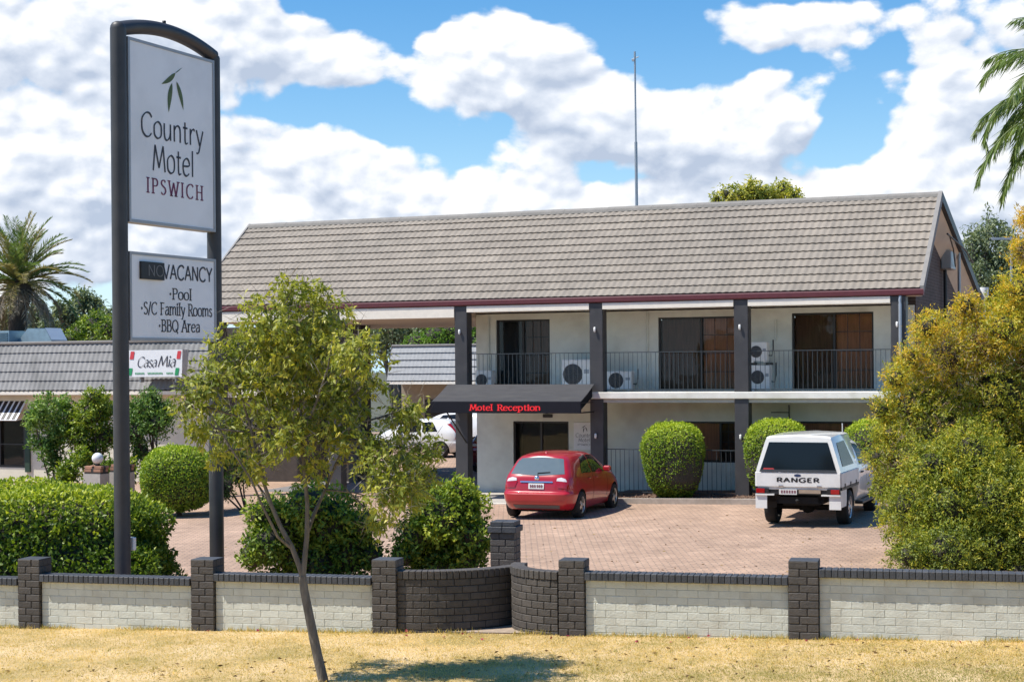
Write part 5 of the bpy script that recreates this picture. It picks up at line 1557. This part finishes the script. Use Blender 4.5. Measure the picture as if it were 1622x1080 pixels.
def hedge(name, label, cat, base, r, n, leaf, mat, p=4.0, rz=0.0, seed=1, amp=0.06, group=None, taper=0.0, base_gap=0.0, depth=0.16, lit_top=0.35):
    """clipped shrub: leaves fill a rounded-box shell round a dark shade core. base = centre on the ground; r = half sizes (x, y, z)"""
    root = empty(name, base, rz, label, cat, group)
    cz = r[2]+base_gap
    solid_core(root, 'shade_core', (0, 0, cz), r, seed, p, 0.86)
    d = sph(n)
    k = (np.abs(d)**p).sum(axis=1)**(-1/p)*lump(d, seed, 3.4, amp)*lump(d, seed+50, 9.0, amp*0.5)
    rad = 1-depth*rng.uniform(0, 1, n)**1.6
    q = d*(k*rad)[:, None]
    P = q*np.array(r)
    P[:, 0] *= 1-taper*(0.5-0.5*q[:, 2]); P[:, 1] *= 1-taper*(0.5-0.5*q[:, 2])
    P[:, 2] += cz
    nr = np.sign(d)*np.abs(q)**(p-1); nr /= np.maximum(np.linalg.norm(nr, axis=1, keepdims=True), 1e-6)
    A = nr*0.35+rng.normal(size=(n, 3))*0.6+np.array([0, 0, 0.2])
    var = 0.34+rng.normal(size=n)*0.19+(rad-0.92)*1.0+np.clip(nr[:, 2]*0.8+0.15*q[:, 2], 0, 1)*lit_top*0.62  # upward faces paler, sides darker: sunlight painted into the leaf tones
    keep = P[:, 2] > 0.0
    L = leaf*rng.uniform(0.7, 1.35, n)
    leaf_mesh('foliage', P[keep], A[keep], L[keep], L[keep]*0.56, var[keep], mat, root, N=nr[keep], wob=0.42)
    # stray shoots above the clipped faces
    m = max(8, n//700)
    d2 = sph(m*3); d2 = d2[d2[:, 2] > -0.1][:m]
    k2 = (np.abs(d2)**p).sum(axis=1)**(-1/p)*lump(d2, seed, 3.4, amp)
    S = d2*k2[:, None]*np.array(r)
    S[:, 0] *= 1-taper*(0.5-0.5*d2[:, 2]*k2); S[:, 1] *= 1-taper*(0.5-0.5*d2[:, 2]*k2)
    S[:, 2] += cz
    Q, Bx, v = twig_cluster(S, d2*0.8+np.array([0, 0, .5])+rng.normal(size=d2.shape)*0.25, len(S), 7, leaf*1.1, np.full(len(S), 0.72), -0.2)
    L = leaf*rng.uniform(0.7, 1.3, len(Q)); ok = Q[:, 2] > 0
    leaf_mesh('shoots', Q[ok], Bx[ok], L[ok], L[ok]*0.5, v[ok], mat, root)
    b = MB(); b.tube([(0, 0, -0.1), (0.02, 0.0, cz*0.5), (0, 0, cz)], [0.07, 0.06, 0.03], 7); b.build('trunk', m_bark_d, root)
    return root

def shrub(name, label, cat, base, clumps, n, leaf, mat, aspect=0.45, per=9, spread=0.10, droop=0.1, stems=6, trunk_r=0.03, bark=None, core=0.0, group=None, rz=0.0, shell=0.5):
    """loose shrub or tree: twigs with strung leaves inside a set of clumps; stems run from the base into them"""
    root = empty(name, base, rz, label, cat, group)
    P, A, var = clump_leaves(clumps, n//per, droop, shell)
    Q, Bx, v = twig_cluster(P, A, len(P), per, spread, var, droop)
    L = leaf*rng.uniform(0.65, 1.35, len(Q)); ok = Q[:, 2] > 0.02
    Nn = np.repeat(clump_leaves.N[:len(P)], per, axis=0)
    leaf_mesh('foliage', Q[ok], Bx[ok], L[ok], L[ok]*aspect, v[ok], mat, root, N=Nn[ok], wob=0.7)
    if core:
        for i, c in enumerate(clumps):
            if min(c[3:6]) > 0.22: solid_core(root, 'shade_core', c[:3], [q*core for q in c[3:6]], 31+i, 2.0, 1.0)
    b = MB()
    order = sorted(clumps, key=lambda c: -c[3]*c[5])[:stems]
    for i, c in enumerate(order):
        e = Vector(c[:3]); s0 = Vector((c[0]*0.06, c[1]*0.06, -0.1))
        m = s0.lerp(e, 0.5)+Vector((rng.normal()*0.08*e.length*0.3, rng.normal()*0.08*e.length*0.3, e.length*0.08))
        pts = [s0, s0.lerp(m, 0.5), m, m.lerp(e, 0.55), e]
        b.tube(pts, [trunk_r, trunk_r*0.85, trunk_r*0.65, trunk_r*0.45, trunk_r*0.2], 6)
        for k in range(5):
            d = Vector(sph(1)[0]); q = e + Vector((d.x*c[3], d.y*c[4], d.z*c[5]))*0.8
            b.tube([m.lerp(e, 0.3+0.12*k), (m+e)*0.25+q*0.5, q], [trunk_r*0.3, trunk_r*0.2, trunk_r*0.08], 4)
    b.build('trunk', bark or m_bark_d, root)
    return root

def img(u, v, y):
    """a point of the photograph's view at distance y, used when these plants were measured"""
    a, b_ = u-811.0, 580.0-v
    c, s = math.cos(0.0085), math.sin(0.0085)
    return Vector(((a*c+b_*s)/2600*y, y, EYE+(-a*s+b_*c)/2600*y))

# ---- street tree on the verge
TY = 18.95
tb = Vector((-2.10, TY, G(-2.1)))
tree = empty('street_tree', tb, 0, 'young street tree on the dry verge with thin leaning trunk and yellow green crown', 'tree')
def rel(u, v, dy=0.0): return img(u, v, TY+dy)-tb
tr = MB()
def limb(pts, r0, r1, n=9):
    q = [rel(*p) for p in pts]; m = len(q)
    tr.tube(q, [r0+(r1-r0)*i/(m-1) for i in range(m)], n)
limb([(515, 1092), (511, 1072), (503, 1038), (495, 1000), (488, 965), (482, 935), (479, 912)], 0.062, 0.046, 12)
limb([(481, 918), (474, 895), (462, 865), (445, 835), (430, 800), (418, 765), (408, 720), (395, 670), (380, 620), (372, 575)], 0.036, 0.008)
limb([(479, 918), (482, 890), (486, 850), (487, 800), (482, 745), (478, 690), (475, 620), (472, 550), (470, 480)], 0.036, 0.007)
limb([(486, 845, 0), (497, 815, .1), (515, 775, .2), (532, 735, .3), (552, 690, .3), (575, 640, .35), (590, 600, .3)], 0.026, 0.006)
limb([(462, 868, 0), (440, 850, -.1), (415, 800, -.25), (398, 760, -.3), (360, 700, -.4), (330, 650, -.4)], 0.020, 0.006)
limb([(532, 735, .3), (570, 730, .1), (605, 715, -.1), (645, 700, -.2)], 0.018, 0.005)
limb([(515, 775, .2), (560, 780, .2), (600, 790, .1)], 0.014, 0.005)
limb([(478, 690, 0), (500, 640, -.3), (520, 580, -.4), (528, 530, -.4)], 0.018, 0.005)
limb([(408, 720, 0), (430, 660, .3), (432, 600, .4), (425, 540, .4)], 0.018, 0.005)
limb([(430, 800, 0), (410, 770, .1), (385, 740, .3), (350, 690, .4), (315, 650, .4)], 0.016, 0.005)
CL = [(472,482,38),(425,515,55),(515,515,55),(375,560,48),(470,560,72),(565,560,42),(335,605,42),(300,640,34),(425,620,62),(530,620,66),(588,605,26),(375,675,46),(318,680,30),(455,690,46),(545,690,42),(640,655,38),(662,715,46),(652,770,36),(612,735,48),(618,785,40),(672,745,24),(400,735,32),(590,700,26),(345,720,22),(500,740,26),(600,830,26),(640,770,34), (450,452,20), (500,462,22)]
clumps = []
for i, (u, v, rp) in enumerate(CL):
    dy = rng.uniform(-0.75, 0.75)*(0.4 if rp < 34 else 1.0)
    c = rel(u, v, dy); r_ = rp/137.0
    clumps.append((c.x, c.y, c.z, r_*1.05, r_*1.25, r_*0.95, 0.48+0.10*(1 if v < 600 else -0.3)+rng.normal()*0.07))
    k0 = rel(480+(u-480)*0.35, 690+(v-690)*0.4)
    for k in range(4):
        d = Vector(sph(1)[0])*r_*0.9
        tr.tube([k0.lerp(c, 0.35+0.12*k), k0.lerp(c, 0.8)+Vector((0, 0, 0.03)), c+d], [0.010, 0.006, 0.002], 4)
tr.build('trunk', m_bark, tree)
P, A, var = clump_leaves(clumps, 2900, 0.45, 0.5)
Q, Bx, v = twig_cluster(P, A, len(P), 8, 0.062, var, 0.42)
L = 0.078*rng.uniform(0.6, 1.3, len(Q))
leaf_mesh('foliage', Q, Bx, L, L*0.38, v, lf_street, tree, 0.12, N=np.repeat(clump_leaves.N[:len(P)], 8, axis=0), wob=0.75)

# ---- behind the wall
hedge('hedge', 'big clipped green hedge behind the wall around the near sign post', 'hedge', (-8.35, 26.75, G(-8.3)-0.05), (2.62, 1.55, 0.93), 85000, 0.078, lf_hedge, 4.5, 0.0, 3, 0.10, depth=0.34, lit_top=0.8)
def cl(c, spec, y, ppm, jy=0.3):
    o = []
    for u, v, rp, *vv in spec:
        p = img(u, v, y+rng.uniform(-jy, jy))-c; r_ = rp/ppm
        o.append((p.x, p.y, p.z, r_, r_*1.1, r_, vv[0] if vv else 0.5))
    return o
c = Vector((-3.35, 26.7, G(-3.3)))
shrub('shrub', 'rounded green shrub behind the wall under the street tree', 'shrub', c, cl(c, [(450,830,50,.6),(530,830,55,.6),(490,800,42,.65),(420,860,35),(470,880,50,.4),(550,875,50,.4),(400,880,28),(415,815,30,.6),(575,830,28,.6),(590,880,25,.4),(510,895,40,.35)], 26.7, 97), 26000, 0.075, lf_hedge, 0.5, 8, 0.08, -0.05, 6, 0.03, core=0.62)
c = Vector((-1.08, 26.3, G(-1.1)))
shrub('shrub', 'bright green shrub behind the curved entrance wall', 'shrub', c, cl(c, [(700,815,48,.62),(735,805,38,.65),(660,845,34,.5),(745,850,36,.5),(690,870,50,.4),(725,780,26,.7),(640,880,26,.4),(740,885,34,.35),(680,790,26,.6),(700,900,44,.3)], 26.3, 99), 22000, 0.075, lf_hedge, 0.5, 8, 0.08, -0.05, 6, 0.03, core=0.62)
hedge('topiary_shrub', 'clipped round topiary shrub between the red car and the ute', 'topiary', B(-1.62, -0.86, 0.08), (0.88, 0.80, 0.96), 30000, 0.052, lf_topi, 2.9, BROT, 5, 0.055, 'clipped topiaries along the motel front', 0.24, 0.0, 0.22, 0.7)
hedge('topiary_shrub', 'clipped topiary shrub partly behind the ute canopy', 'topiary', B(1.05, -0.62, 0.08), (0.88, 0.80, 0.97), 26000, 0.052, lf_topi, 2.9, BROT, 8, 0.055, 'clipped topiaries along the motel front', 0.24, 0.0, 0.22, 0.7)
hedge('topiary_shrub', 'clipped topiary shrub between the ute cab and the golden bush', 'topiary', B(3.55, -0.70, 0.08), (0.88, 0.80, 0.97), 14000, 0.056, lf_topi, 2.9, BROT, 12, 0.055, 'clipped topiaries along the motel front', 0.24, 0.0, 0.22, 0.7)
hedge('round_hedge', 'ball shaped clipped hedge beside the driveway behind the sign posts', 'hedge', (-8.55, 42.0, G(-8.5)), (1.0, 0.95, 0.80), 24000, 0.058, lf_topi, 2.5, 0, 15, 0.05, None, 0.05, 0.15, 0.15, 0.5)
c = Vector((-7.0, 43.2, G(-7)))
shrub('shrub', 'dark shrub in shade right of the ball shaped hedge', 'shrub', c, cl(c, [(340,740,30,.3),(365,715,26,.4),(385,750,22,.3),(320,765,22,.3),(355,770,22,.2)], 43.2, 60), 8000, 0.07, lf_dark, 0.45, 8, 0.08, 0.1, 4, 0.03, core=0.6)
c = Vector((-13.2, 47.6, G(-13.2)))
shrub('garden_tree', 'loose pale green shrub tree by the restaurant window', 'small tree', c, cl(c, [(70,650,26,.75),(95,680,26,.6),(55,668,16,.75),(80,710,22,.5),(100,640,16,.7),(60,700,16,.5),(85,735,16,.4)], 47.6, 54.6), 6500, 0.10, lf_dark, 0.5, 7, 0.11, 0.0, 5, 0.035, m_bark)
c = Vector((-12.0, 47.6, G(-12)))
shrub('garden_tree', 'dense green garden tree directly left of the near sign post', 'small tree', c, cl(c, [(145,655,32,.6),(125,690,28,.5),(165,690,26,.5),(150,630,20,.7),(140,720,22,.4),(170,650,18,.6),(118,655,16,.6)], 47.6, 54.6), 11000, 0.085, lf_hedge, 0.5, 8, 0.09, 0.05, 5, 0.045, core=0.5)
c = Vector((-10.3, 47.6, G(-10.3)))
shrub('garden_tree', 'dark green garden tree between the two sign posts', 'small tree', c, cl(c, [(230,650,30,.5),(215,685,26,.4),(250,670,26,.5),(240,635,20,.6),(262,650,18,.5),(205,655,18,.5),(225,715,20,.3)], 47.6, 54.6), 10000, 0.085, lf_dark, 0.5, 8, 0.09, 0.05, 5, 0.045, core=0.5)
c = Vector((-11.9, 46.6, G(-12)))
shrub('shrub', 'low broad leafed plants around the globe lamp stand', 'shrub', c, cl(c, [(110,745,18,.5),(130,725,16,.6),(175,745,18,.4),(100,760,18,.4),(205,745,18,.5),(150,765,18,.3)], 46.6, 55.8), 4500, 0.13, lf_hedge, 0.4, 7, 0.10, -0.1, 3, 0.02)
# ---- golden bush at the right
c = Vector((8.9, 29.3, G(8.9)))
gb = [(1450,640,62,.5),(1432,735,48,.42),(1450,830,55,.45),(1500,560,62,.72),(1560,538,50,.72),(1612,460,36,.75),(1626,400,32,.85),(1632,345,24,.95),(1500,690,85,.42),(1580,630,90,.52),(1560,770,95,.45),(1645,560,80,.7),(1655,700,100,.4),(1480,875,52,.42),(1560,880,75,.40),(1640,860,95,.42),(1420,600,26,.7),(1408,690,24,.55),(1440,895,36,.42),(1470,520,30,.8),(1530,485,26,.8),(1400,740,14,.5),(1440,570,28,.75),(1590,520,40,.7),(1602,495,42,.65),(1396,650,24,.6),(1388,690,16,.5),(1388,724,22,.5),(1402,775,22,.4)]
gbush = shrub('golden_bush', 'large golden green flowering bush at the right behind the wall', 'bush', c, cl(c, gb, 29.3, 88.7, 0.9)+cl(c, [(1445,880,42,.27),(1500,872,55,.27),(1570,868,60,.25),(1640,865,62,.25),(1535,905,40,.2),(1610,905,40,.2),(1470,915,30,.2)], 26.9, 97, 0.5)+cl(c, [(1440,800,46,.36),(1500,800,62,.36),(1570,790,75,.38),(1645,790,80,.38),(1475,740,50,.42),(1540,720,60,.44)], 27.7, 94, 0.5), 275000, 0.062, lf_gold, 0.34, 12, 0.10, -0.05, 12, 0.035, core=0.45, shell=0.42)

def twigs(root, clumps, n, l, w, cols, name):
    P, A, var = clump_leaves(clumps, n, 0.0, 0.6)
    leaf_mesh('twigs', P, A, rng.uniform(0.4, 1.3, n)*l, np.full(n, w), rng.uniform(0, 1, n), foliage(name, cols, 0.0, 0.9, 0.1), root, 0.05)
twigs(gbush, cl(c, gb, 29.3, 88.7, 0.9), 13000, 0.17, 0.009, [(0.10, 0.065, 0.04), (0.21, 0.15, 0.095), (0.30, 0.23, 0.15)], 'dry twig')
twigs(tree, clumps, 2600, 0.26, 0.007, [(0.15, 0.13, 0.10), (0.33, 0.29, 0.24)], 'pale twig')

# ---- palms
def frond(name, parent, base, az, el0, length, bend, nl, ll, mat, droop=0.2, dead=False, width=0.03):
    """arching midrib with two ranks of narrow leaflets"""
    pts = []; p = Vector(base); el = el0; n = 14
    for i in range(n+1):
        pts.append(p.copy())
        p = p + Vector((math.cos(az)*math.cos(el), math.sin(az)*math.cos(el), math.sin(el)))*(length/n)
        el -= bend/n*(0.5+1.0*i/n)
    rm = MB(); rm.tube(pts, [0.035*(1-0.85*i/n) for i in range(n+1)], 5)
    o = rm.build('frond', mat, parent)
    PP, AA, LL = [], [], []
    side = Vector((-math.sin(az), math.cos(az), 0))
    for k in range(nl):
        t = 0.12+0.86*k/nl
        i = min(n-1, int(t*n)); q = pts[i].lerp(pts[i+1], t*n-i); tg_ = (pts[i+1]-pts[i]).normalized()
        up_ = side.cross(tg_) if side.cross(tg_).z > 0 else -side.cross(tg_)
        l = ll*(0.45+0.75*math.sin(math.pi*min(1, t*0.93+0.07)))*random.uniform(0.8, 1.15)
        for s in (-1, 1):
            d = tg_*random.uniform(0.55, 0.85)+side*s*random.uniform(0.5, 0.9)+up_*random.uniform(0.0, 0.35)-Vector((0, 0, droop*random.uniform(0.5, 1.4)))
            PP.append(q[:]); AA.append(d[:]); LL.append(l)
    PP, AA, LL = np.array(PP), np.array(AA), np.array(LL)
    at = o.data.attributes.new('var', 'FLOAT', 'POINT'); at.data.foreach_set('value', np.full(len(o.data.vertices), 0.7, dtype=np.float32))
    leaf_mesh('leaflets', PP, AA, LL, np.full(len(PP), width)*rng.uniform(0.7, 1.2, len(PP)), rng.uniform(0.1, 0.9, len(PP)), mat, o, 0.1, None)
    return o
pm_ = empty('date_palm', (-19.4, 64.0, G(-19.4)+0.9), 0, 'shaggy palm with a skirt of dead fronds above the restaurant roof', 'palm')
b = MB(); b.tube([(0, 0, -1.2), (0.1, 0, 2.5), (0.15, 0, 5.0), (0.2, 0, 6.4)], [0.42, 0.36, 0.36, 0.34], 14); b.lathe([(0.34, -0.9), (0.50, -0.35), (0.48, 0.0), (0.25, 0.3), (0, 0.38)], (0.2, 0, 6.35), 'z', 14); b.build('trunk', m_bark_d, pm_)
TC = (0.2, 0, 6.45)
for k in range(58):
    az = k*2.39996; f_ = k/58
    el0 = R(88-92*f_+random.uniform(-6, 6))
    frond('frond', pm_, TC, az, el0, random.uniform(2.5, 3.0), R(34+44*f_), 64, 0.36, lf_palm if k % 3 and (f_ < 0.66 or k % 2) else lf_palmy, 0.0, False, 0.034)
for k in range(30):
    az = k*2.39996+0.6
    frond('dead_frond', pm_, (0.2, 0, 6.5-0.015*k), az, R(random.uniform(-40, 12)), random.uniform(2.1, 2.9), R(random.uniform(75, 110)), 44, 0.34, lf_dead, 0.55, True, 0.03)
qp = empty('queen_palm', (13.15, 36.0, G(13.15)), 0, 'feathery palm drooping its fronds into the upper right corner', 'palm')
b = MB(); b.tube([(0, 0, -0.2), (0.05, 0, 4), (0, 0, 6.5), (-0.05, 0, 8.95)], [0.20, 0.16, 0.14, 0.15], 14); b.build('trunk', m_bark, qp)
TQ = (-0.05, 0, 8.95)
for k, (azd, eld, ln, bd) in enumerate([(178, 62, 3.6, 150), (186, 8, 2.9, 112), (178, -22, 2.7, 80), (171, 25, 2.8, 120), (182, 2, 3.7, 92), (187, -14, 3.5, 78), (176, 30, 3.5, 140), (165, 60, 3.2, 105), (212, 40, 3.6, 120), (150, 30, 3.4, 110), (235, 30, 3.4, 110), (265, 45, 3.6, 110), (300, 35, 3.5, 110), (335, 45, 3.5, 110), (10, 40, 3.6, 110), (45, 50, 3.5, 110), (80, 40, 3.5, 110), (110, 50, 3.5, 110), (130, 20, 3.4, 100), (190, 75, 3.2, 100), (20, 70, 3.2, 100)]):
    frond('frond', qp, TQ, R(azd), R(eld), ln, R(bd), 130, 0.62, lf_palm, 0.95, False, 0.032)

# ---- trees beyond the buildings
def far_tree(label, x, y, trunk_h, clumps, n, leaf, mat, spread=0.35, per=12, group='trees beyond the motel', tr_=0.18, name='gum_tree', core=0.0, shell=0.6, aspect=0.4):
    return shrub(name, label, 'tree', (x, y, G(x)), clumps, n, leaf, mat, aspect, per, spread, 0.25, 7, tr_, m_bark, core, group, 0, shell)
def fc(x, y, spec, jy=1.5):
    return cl(Vector((x, y, G(x))), spec, y, 2600.0/y, jy)
far_tree('thin gum tree between the palm and the near sign post', -22.4, 88, 5, fc(-22.4, 88, [(130,475,16,.5),(110,500,14,.4),(148,485,14,.5),(165,505,14,.4),(95,490,12,.4),(120,520,20,.3),(160,525,18,.35)]), 6000, 0.26, lf_gum, 0.4)
far_tree('rounded green tree just above the restaurant roof beside the near sign post', -21.5, 78, 3, fc(-21.5, 78, [(150,520,26,.5),(125,530,18,.5),(175,525,22,.45),(150,545,26,.4),(110,545,18,.4)]), 9000, 0.18, lf_hedge, 0.25, 10, tr_=0.14, name='green_tree', core=0.7)
far_tree('grey green gum at the far left behind the palm', -26.5, 90, 5, fc(-26.5, 90, [(20,520,26,.4),(60,505,22,.4),(80,525,22,.35),(40,545,26,.3),(0,500,20,.4)]), 6000, 0.26, lf_gum, 0.4)
far_tree('olive green treetop showing over the motel ridge', 11.6, 78, 6, fc(11.6, 78, [(1150,308,14,.7),(1190,302,17,.75),(1240,302,17,.75),(1170,315,18,.6),(1215,312,20,.6),(1260,312,12,.6),(1135,316,10,.6),(1200,335,30,.4),(1240,340,26,.4),(1160,345,24,.4)], 1.0), 9000, 0.20, lf_street, 0.25, 10, tr_=0.2, name='olive_tree', core=0.5)
far_tree('tall gum tree right of the motel gable', 26.0, 92, 7, fc(26.0, 92, [(1565,362,24,.5),(1545,385,26,.45),(1590,375,22,.5),(1610,395,24,.45),(1535,412,20,.4),(1570,415,32,.3),(1605,425,28,.35),(1545,440,26,.3),(1590,455,34,.3),(1560,470,30,.25),(1530,460,20,.25)], 2.0), 11000, 0.24, lf_gum, 0.4, 12, tr_=0.28)
far_tree('darker gum tree at the right edge behind the golden bush', 30.5, 96, 7, fc(30.5, 96, [(1640,390,30,.4),(1660,420,34,.4),(1625,440,30,.35),(1650,470,34,.3),(1615,470,24,.3)], 2.0), 9000, 0.24, lf_gum, 0.4, 12, tr_=0.26)
far_tree('fresh lime green tree seen through the carport above the rear wing', -4.2, 84, 3, fc(-4.2, 84, [(690,535,24,.6),(715,525,24,.7),(660,545,20,.5),(740,530,24,.6),(700,555,30,.4),(745,550,24,.5),(672,560,24,.3)], 1.2), 12000, 0.16, lf_lime, 0.22, 10, tr_=0.14, name='lime_tree', core=0.7)
far_tree('grey green gum seen through the carport left of the lime tree', -7.0, 100, 5, fc(-7.0, 100, [(620,520,26,.4),(650,525,24,.35),(600,540,28,.3),(640,550,30,.3),(590,510,22,.4),(680,515,26,.4),(720,510,26,.4)], 2.0), 9000, 0.24, lf_gum, 0.4, 12, tr_=0.2)
lp = empty('light_pole', (26.2, 86, G(26.2)), 0, 'slender light pole with crossarm before the gum trees at right', 'light pole')
b = MB(); b.tube([(0, 0, 0), (0, 0, 9.6)], [0.11, 0.06], 8); b.build('pole', m_steel, lp)
b = MB(); b.box((-1.0, -0.06, 9.45), (0.5, 0.06, 9.58)); b.build('crossarm', m_steel, lp)
# white vent post beside the gable
vp_ = empty('vent_post', B(4.75, 11.6), BROT, 'white capped vent pipe beside the rear eave of the gable', 'vent pipe')
b = MB(); b.tube([(0, 0, 0), (0, 0, 5.3)], 0.05, 8); b.tube([(0, 0, 5.3), (0, 0, 5.62)], 0.13, 10); b.build('pipe', m_acw, vp_)

# ---- dry grass blades, petals
def inside(n):
    w = rng.uniform(-2.2, 15.0, n); t = rng.uniform(0, 1, n)**1.0
    top = np.stack([W0.x+WD.x*w+WN.x*0.0, W0.y+WD.y*w+WN.y*0.0], 1)
    y = 17.2+(top[:, 1]-17.2)*t
    return np.stack([top[:, 0], y, 0.02*top[:, 0]+0.006], 1)
P = inside(150000)
ok = (P[:, 0] > -7.8) & (P[:, 0] < 7.6)
P = P[ok]; n = len(P)
def vnoise(xy, s, seed):
    r2 = np.random.default_rng(seed); o = np.zeros(len(xy))
    for i in range(8):
        w_ = r2.normal(size=2)*s*(1+0.3*i); o += np.sin(xy @ w_ + r2.uniform(0, 6.28))
    return o/4
vn = vnoise(P[:, :2], 1.4, 4)
A = rng.normal(size=(n, 3))*np.array([0.8, 0.8, 0.15])+np.array([0, 0, 0.75])
L = rng.uniform(0.015, 0.042, n)
lf_grass = foliage('dry grass blade', [(0.266, 0.261, 0.064), (0.531, 0.408, 0.134), (0.779, 0.566, 0.216), (0.991, 0.731, 0.360)], 0.25, 0.7, 0.2)
leaf_mesh('dry_grass', P, A, L, np.full(n, 0.006), 0.52+0.2*vn+rng.normal(size=n)*0.2-np.clip((19.35-P[:, 1])*0.45, 0, 0.4), lf_grass, None, 0.1)
w_ = rng.uniform(-2.2, 15, 5200); P = np.array([wp(q, -abs(rng.normal())*0.05-0.005 if not 5.6 < q < 7.6 else 0.05-abs(rng.normal())*0.06, 0.0)[:] for q in w_])
P = P[vnoise(P[:, :2], 2.5, 9) > -0.25]; n = len(P)
leaf_mesh('wall_foot_grass', P, rng.normal(size=(n, 3))*np.array([.5, .5, .1])+np.array([0, -.15, .9]), rng.uniform(0.03, 0.11, n), np.full(n, 0.007), 0.3+rng.normal(size=n)*0.25, lf_grass, None, 0.1)
nl_ = 420
xy = np.concatenate([np.stack([rng.uniform(-7, 7, nl_), rng.uniform(18.3, 20.5, nl_)], 1), np.stack([rng.uniform(-6, 9, 500), 24+rng.uniform(0, 1, 500)**1.5*14], 1)])
P = np.stack([xy[:, 0], xy[:, 1], 0.02*xy[:, 0]+0.035], 1)
P[nl_:, 2] -= 0.025
leaf_mesh('leaf_litter', P, rng.normal(size=P.shape)*np.array([1, 1, .15]), rng.uniform(0.04, 0.09, len(P)), rng.uniform(0.015, 0.03, len(P)), rng.uniform(0, 1, len(P)), foliage('dry leaf', [(0.12, 0.07, 0.03), (0.28, 0.18, 0.08), (0.40, 0.30, 0.14)], 0.1, 0.8, 0.1))
tc_ = inside(260); tc_ = tc_[(np.abs(tc_[:, 0]) < 8)]
P = np.repeat(tc_, 16, axis=0)+rng.normal(size=(len(tc_)*16, 3))*np.array([.03, .03, 0]); n = len(P)
leaf_mesh('grass_tufts', P, rng.normal(size=(n, 3))*np.array([.5, .5, .1])+np.array([0, 0, .8]), rng.uniform(0.03, 0.075, n), np.full(n, 0.007), np.repeat(rng.uniform(.15, .8, len(tc_)), 16)+rng.normal(size=n)*0.12, lf_grass, None, 0.1)
P = inside(26); P[:, 2] += 0.02; P[:, 1] = [wp(0, -random.uniform(0.03, 0.5)).y - (x+6.88)*0.26 for x in P[:, 0]]
leaf_mesh('fallen_petals', P, sph(len(P))*np.array([1, 1, .4]), np.full(len(P), 0.05), np.full(len(P), 0.045), rng.uniform(0, 1, len(P)), foliage('pink petals', [(0.30, 0.02, 0.07), (0.5, 0.06, 0.14)], 0.2))

# ================================================================== across the road (mirrored in the glass)
hb = empty('brick_house', (7, -26, 0), 0, 'orange brick house across the road behind the viewpoint', 'house')
b = MB(); b.box((-7, -4, -0.3), (7, 4, 3.0)); b.build('wall', M('orange brick', (0.34, 0.15, 0.085), 0.85, var=0.15), hb)
b = MB(); b.add([(-7.6, -4.6, 3.0), (7.6, -4.6, 3.0), (7.6, 4.6, 3.0), (-7.6, 4.6, 3.0), (-3.2, 0, 5.4), (3.2, 0, 5.4)], [(0, 1, 5, 4), (1, 2, 5), (2, 3, 4, 5), (3, 0, 4), (3, 2, 1, 0)]); b.build('roof', M('terracotta roof', (0.30, 0.13, 0.08), 0.8, var=0.15), hb)
b = MB()
for x in (-4.5, 0, 4): b.box((x-0.9, 4.003, 0.9), (x+0.9, 4.03, 2.2))
b.build('window', m_cglass, hb)
RT = []
for k, (x, y, s) in enumerate([(-60, -26, 1.3), (16, -38, 1.5), (-16, -40, 1.5), (-40, -38, 1.5), (44, -40, 1.5), (-28, -22, 1.0), (31, -24, 1.1), (-34, -24, 1.0), (-22, -30, 1.25), (-9, -27, 0.9), (24, -28, 1.2), (38, -25, 1.0), (2, -44, 1.6), (-48, -30, 1.2), (54, -32, 1.3)]):
    cs_ = [(rng.normal()*1.6*s, rng.normal()*1.2*s, (4.5+rng.uniform(-1.8, 2.2))*s, 1.9*s, 1.9*s, 1.6*s, 0.45) for _ in range(7)]
    P, A, var = clump_leaves([(c_[0]+x, c_[1]+y, c_[2], *c_[3:]) for c_ in cs_], 6000, 0.2, 0.6)
    RT.append((P, A, var, np.full(len(P), 0.5*s)))
RP_, RA_, RV_, RL_ = (np.concatenate(q) for q in zip(*RT))
leaf_mesh('reflection_trees', RP_, RA_, RL_, RL_*0.6, RV_, lf_hedge)  # unseen trees added to darken what the window glass mirrors
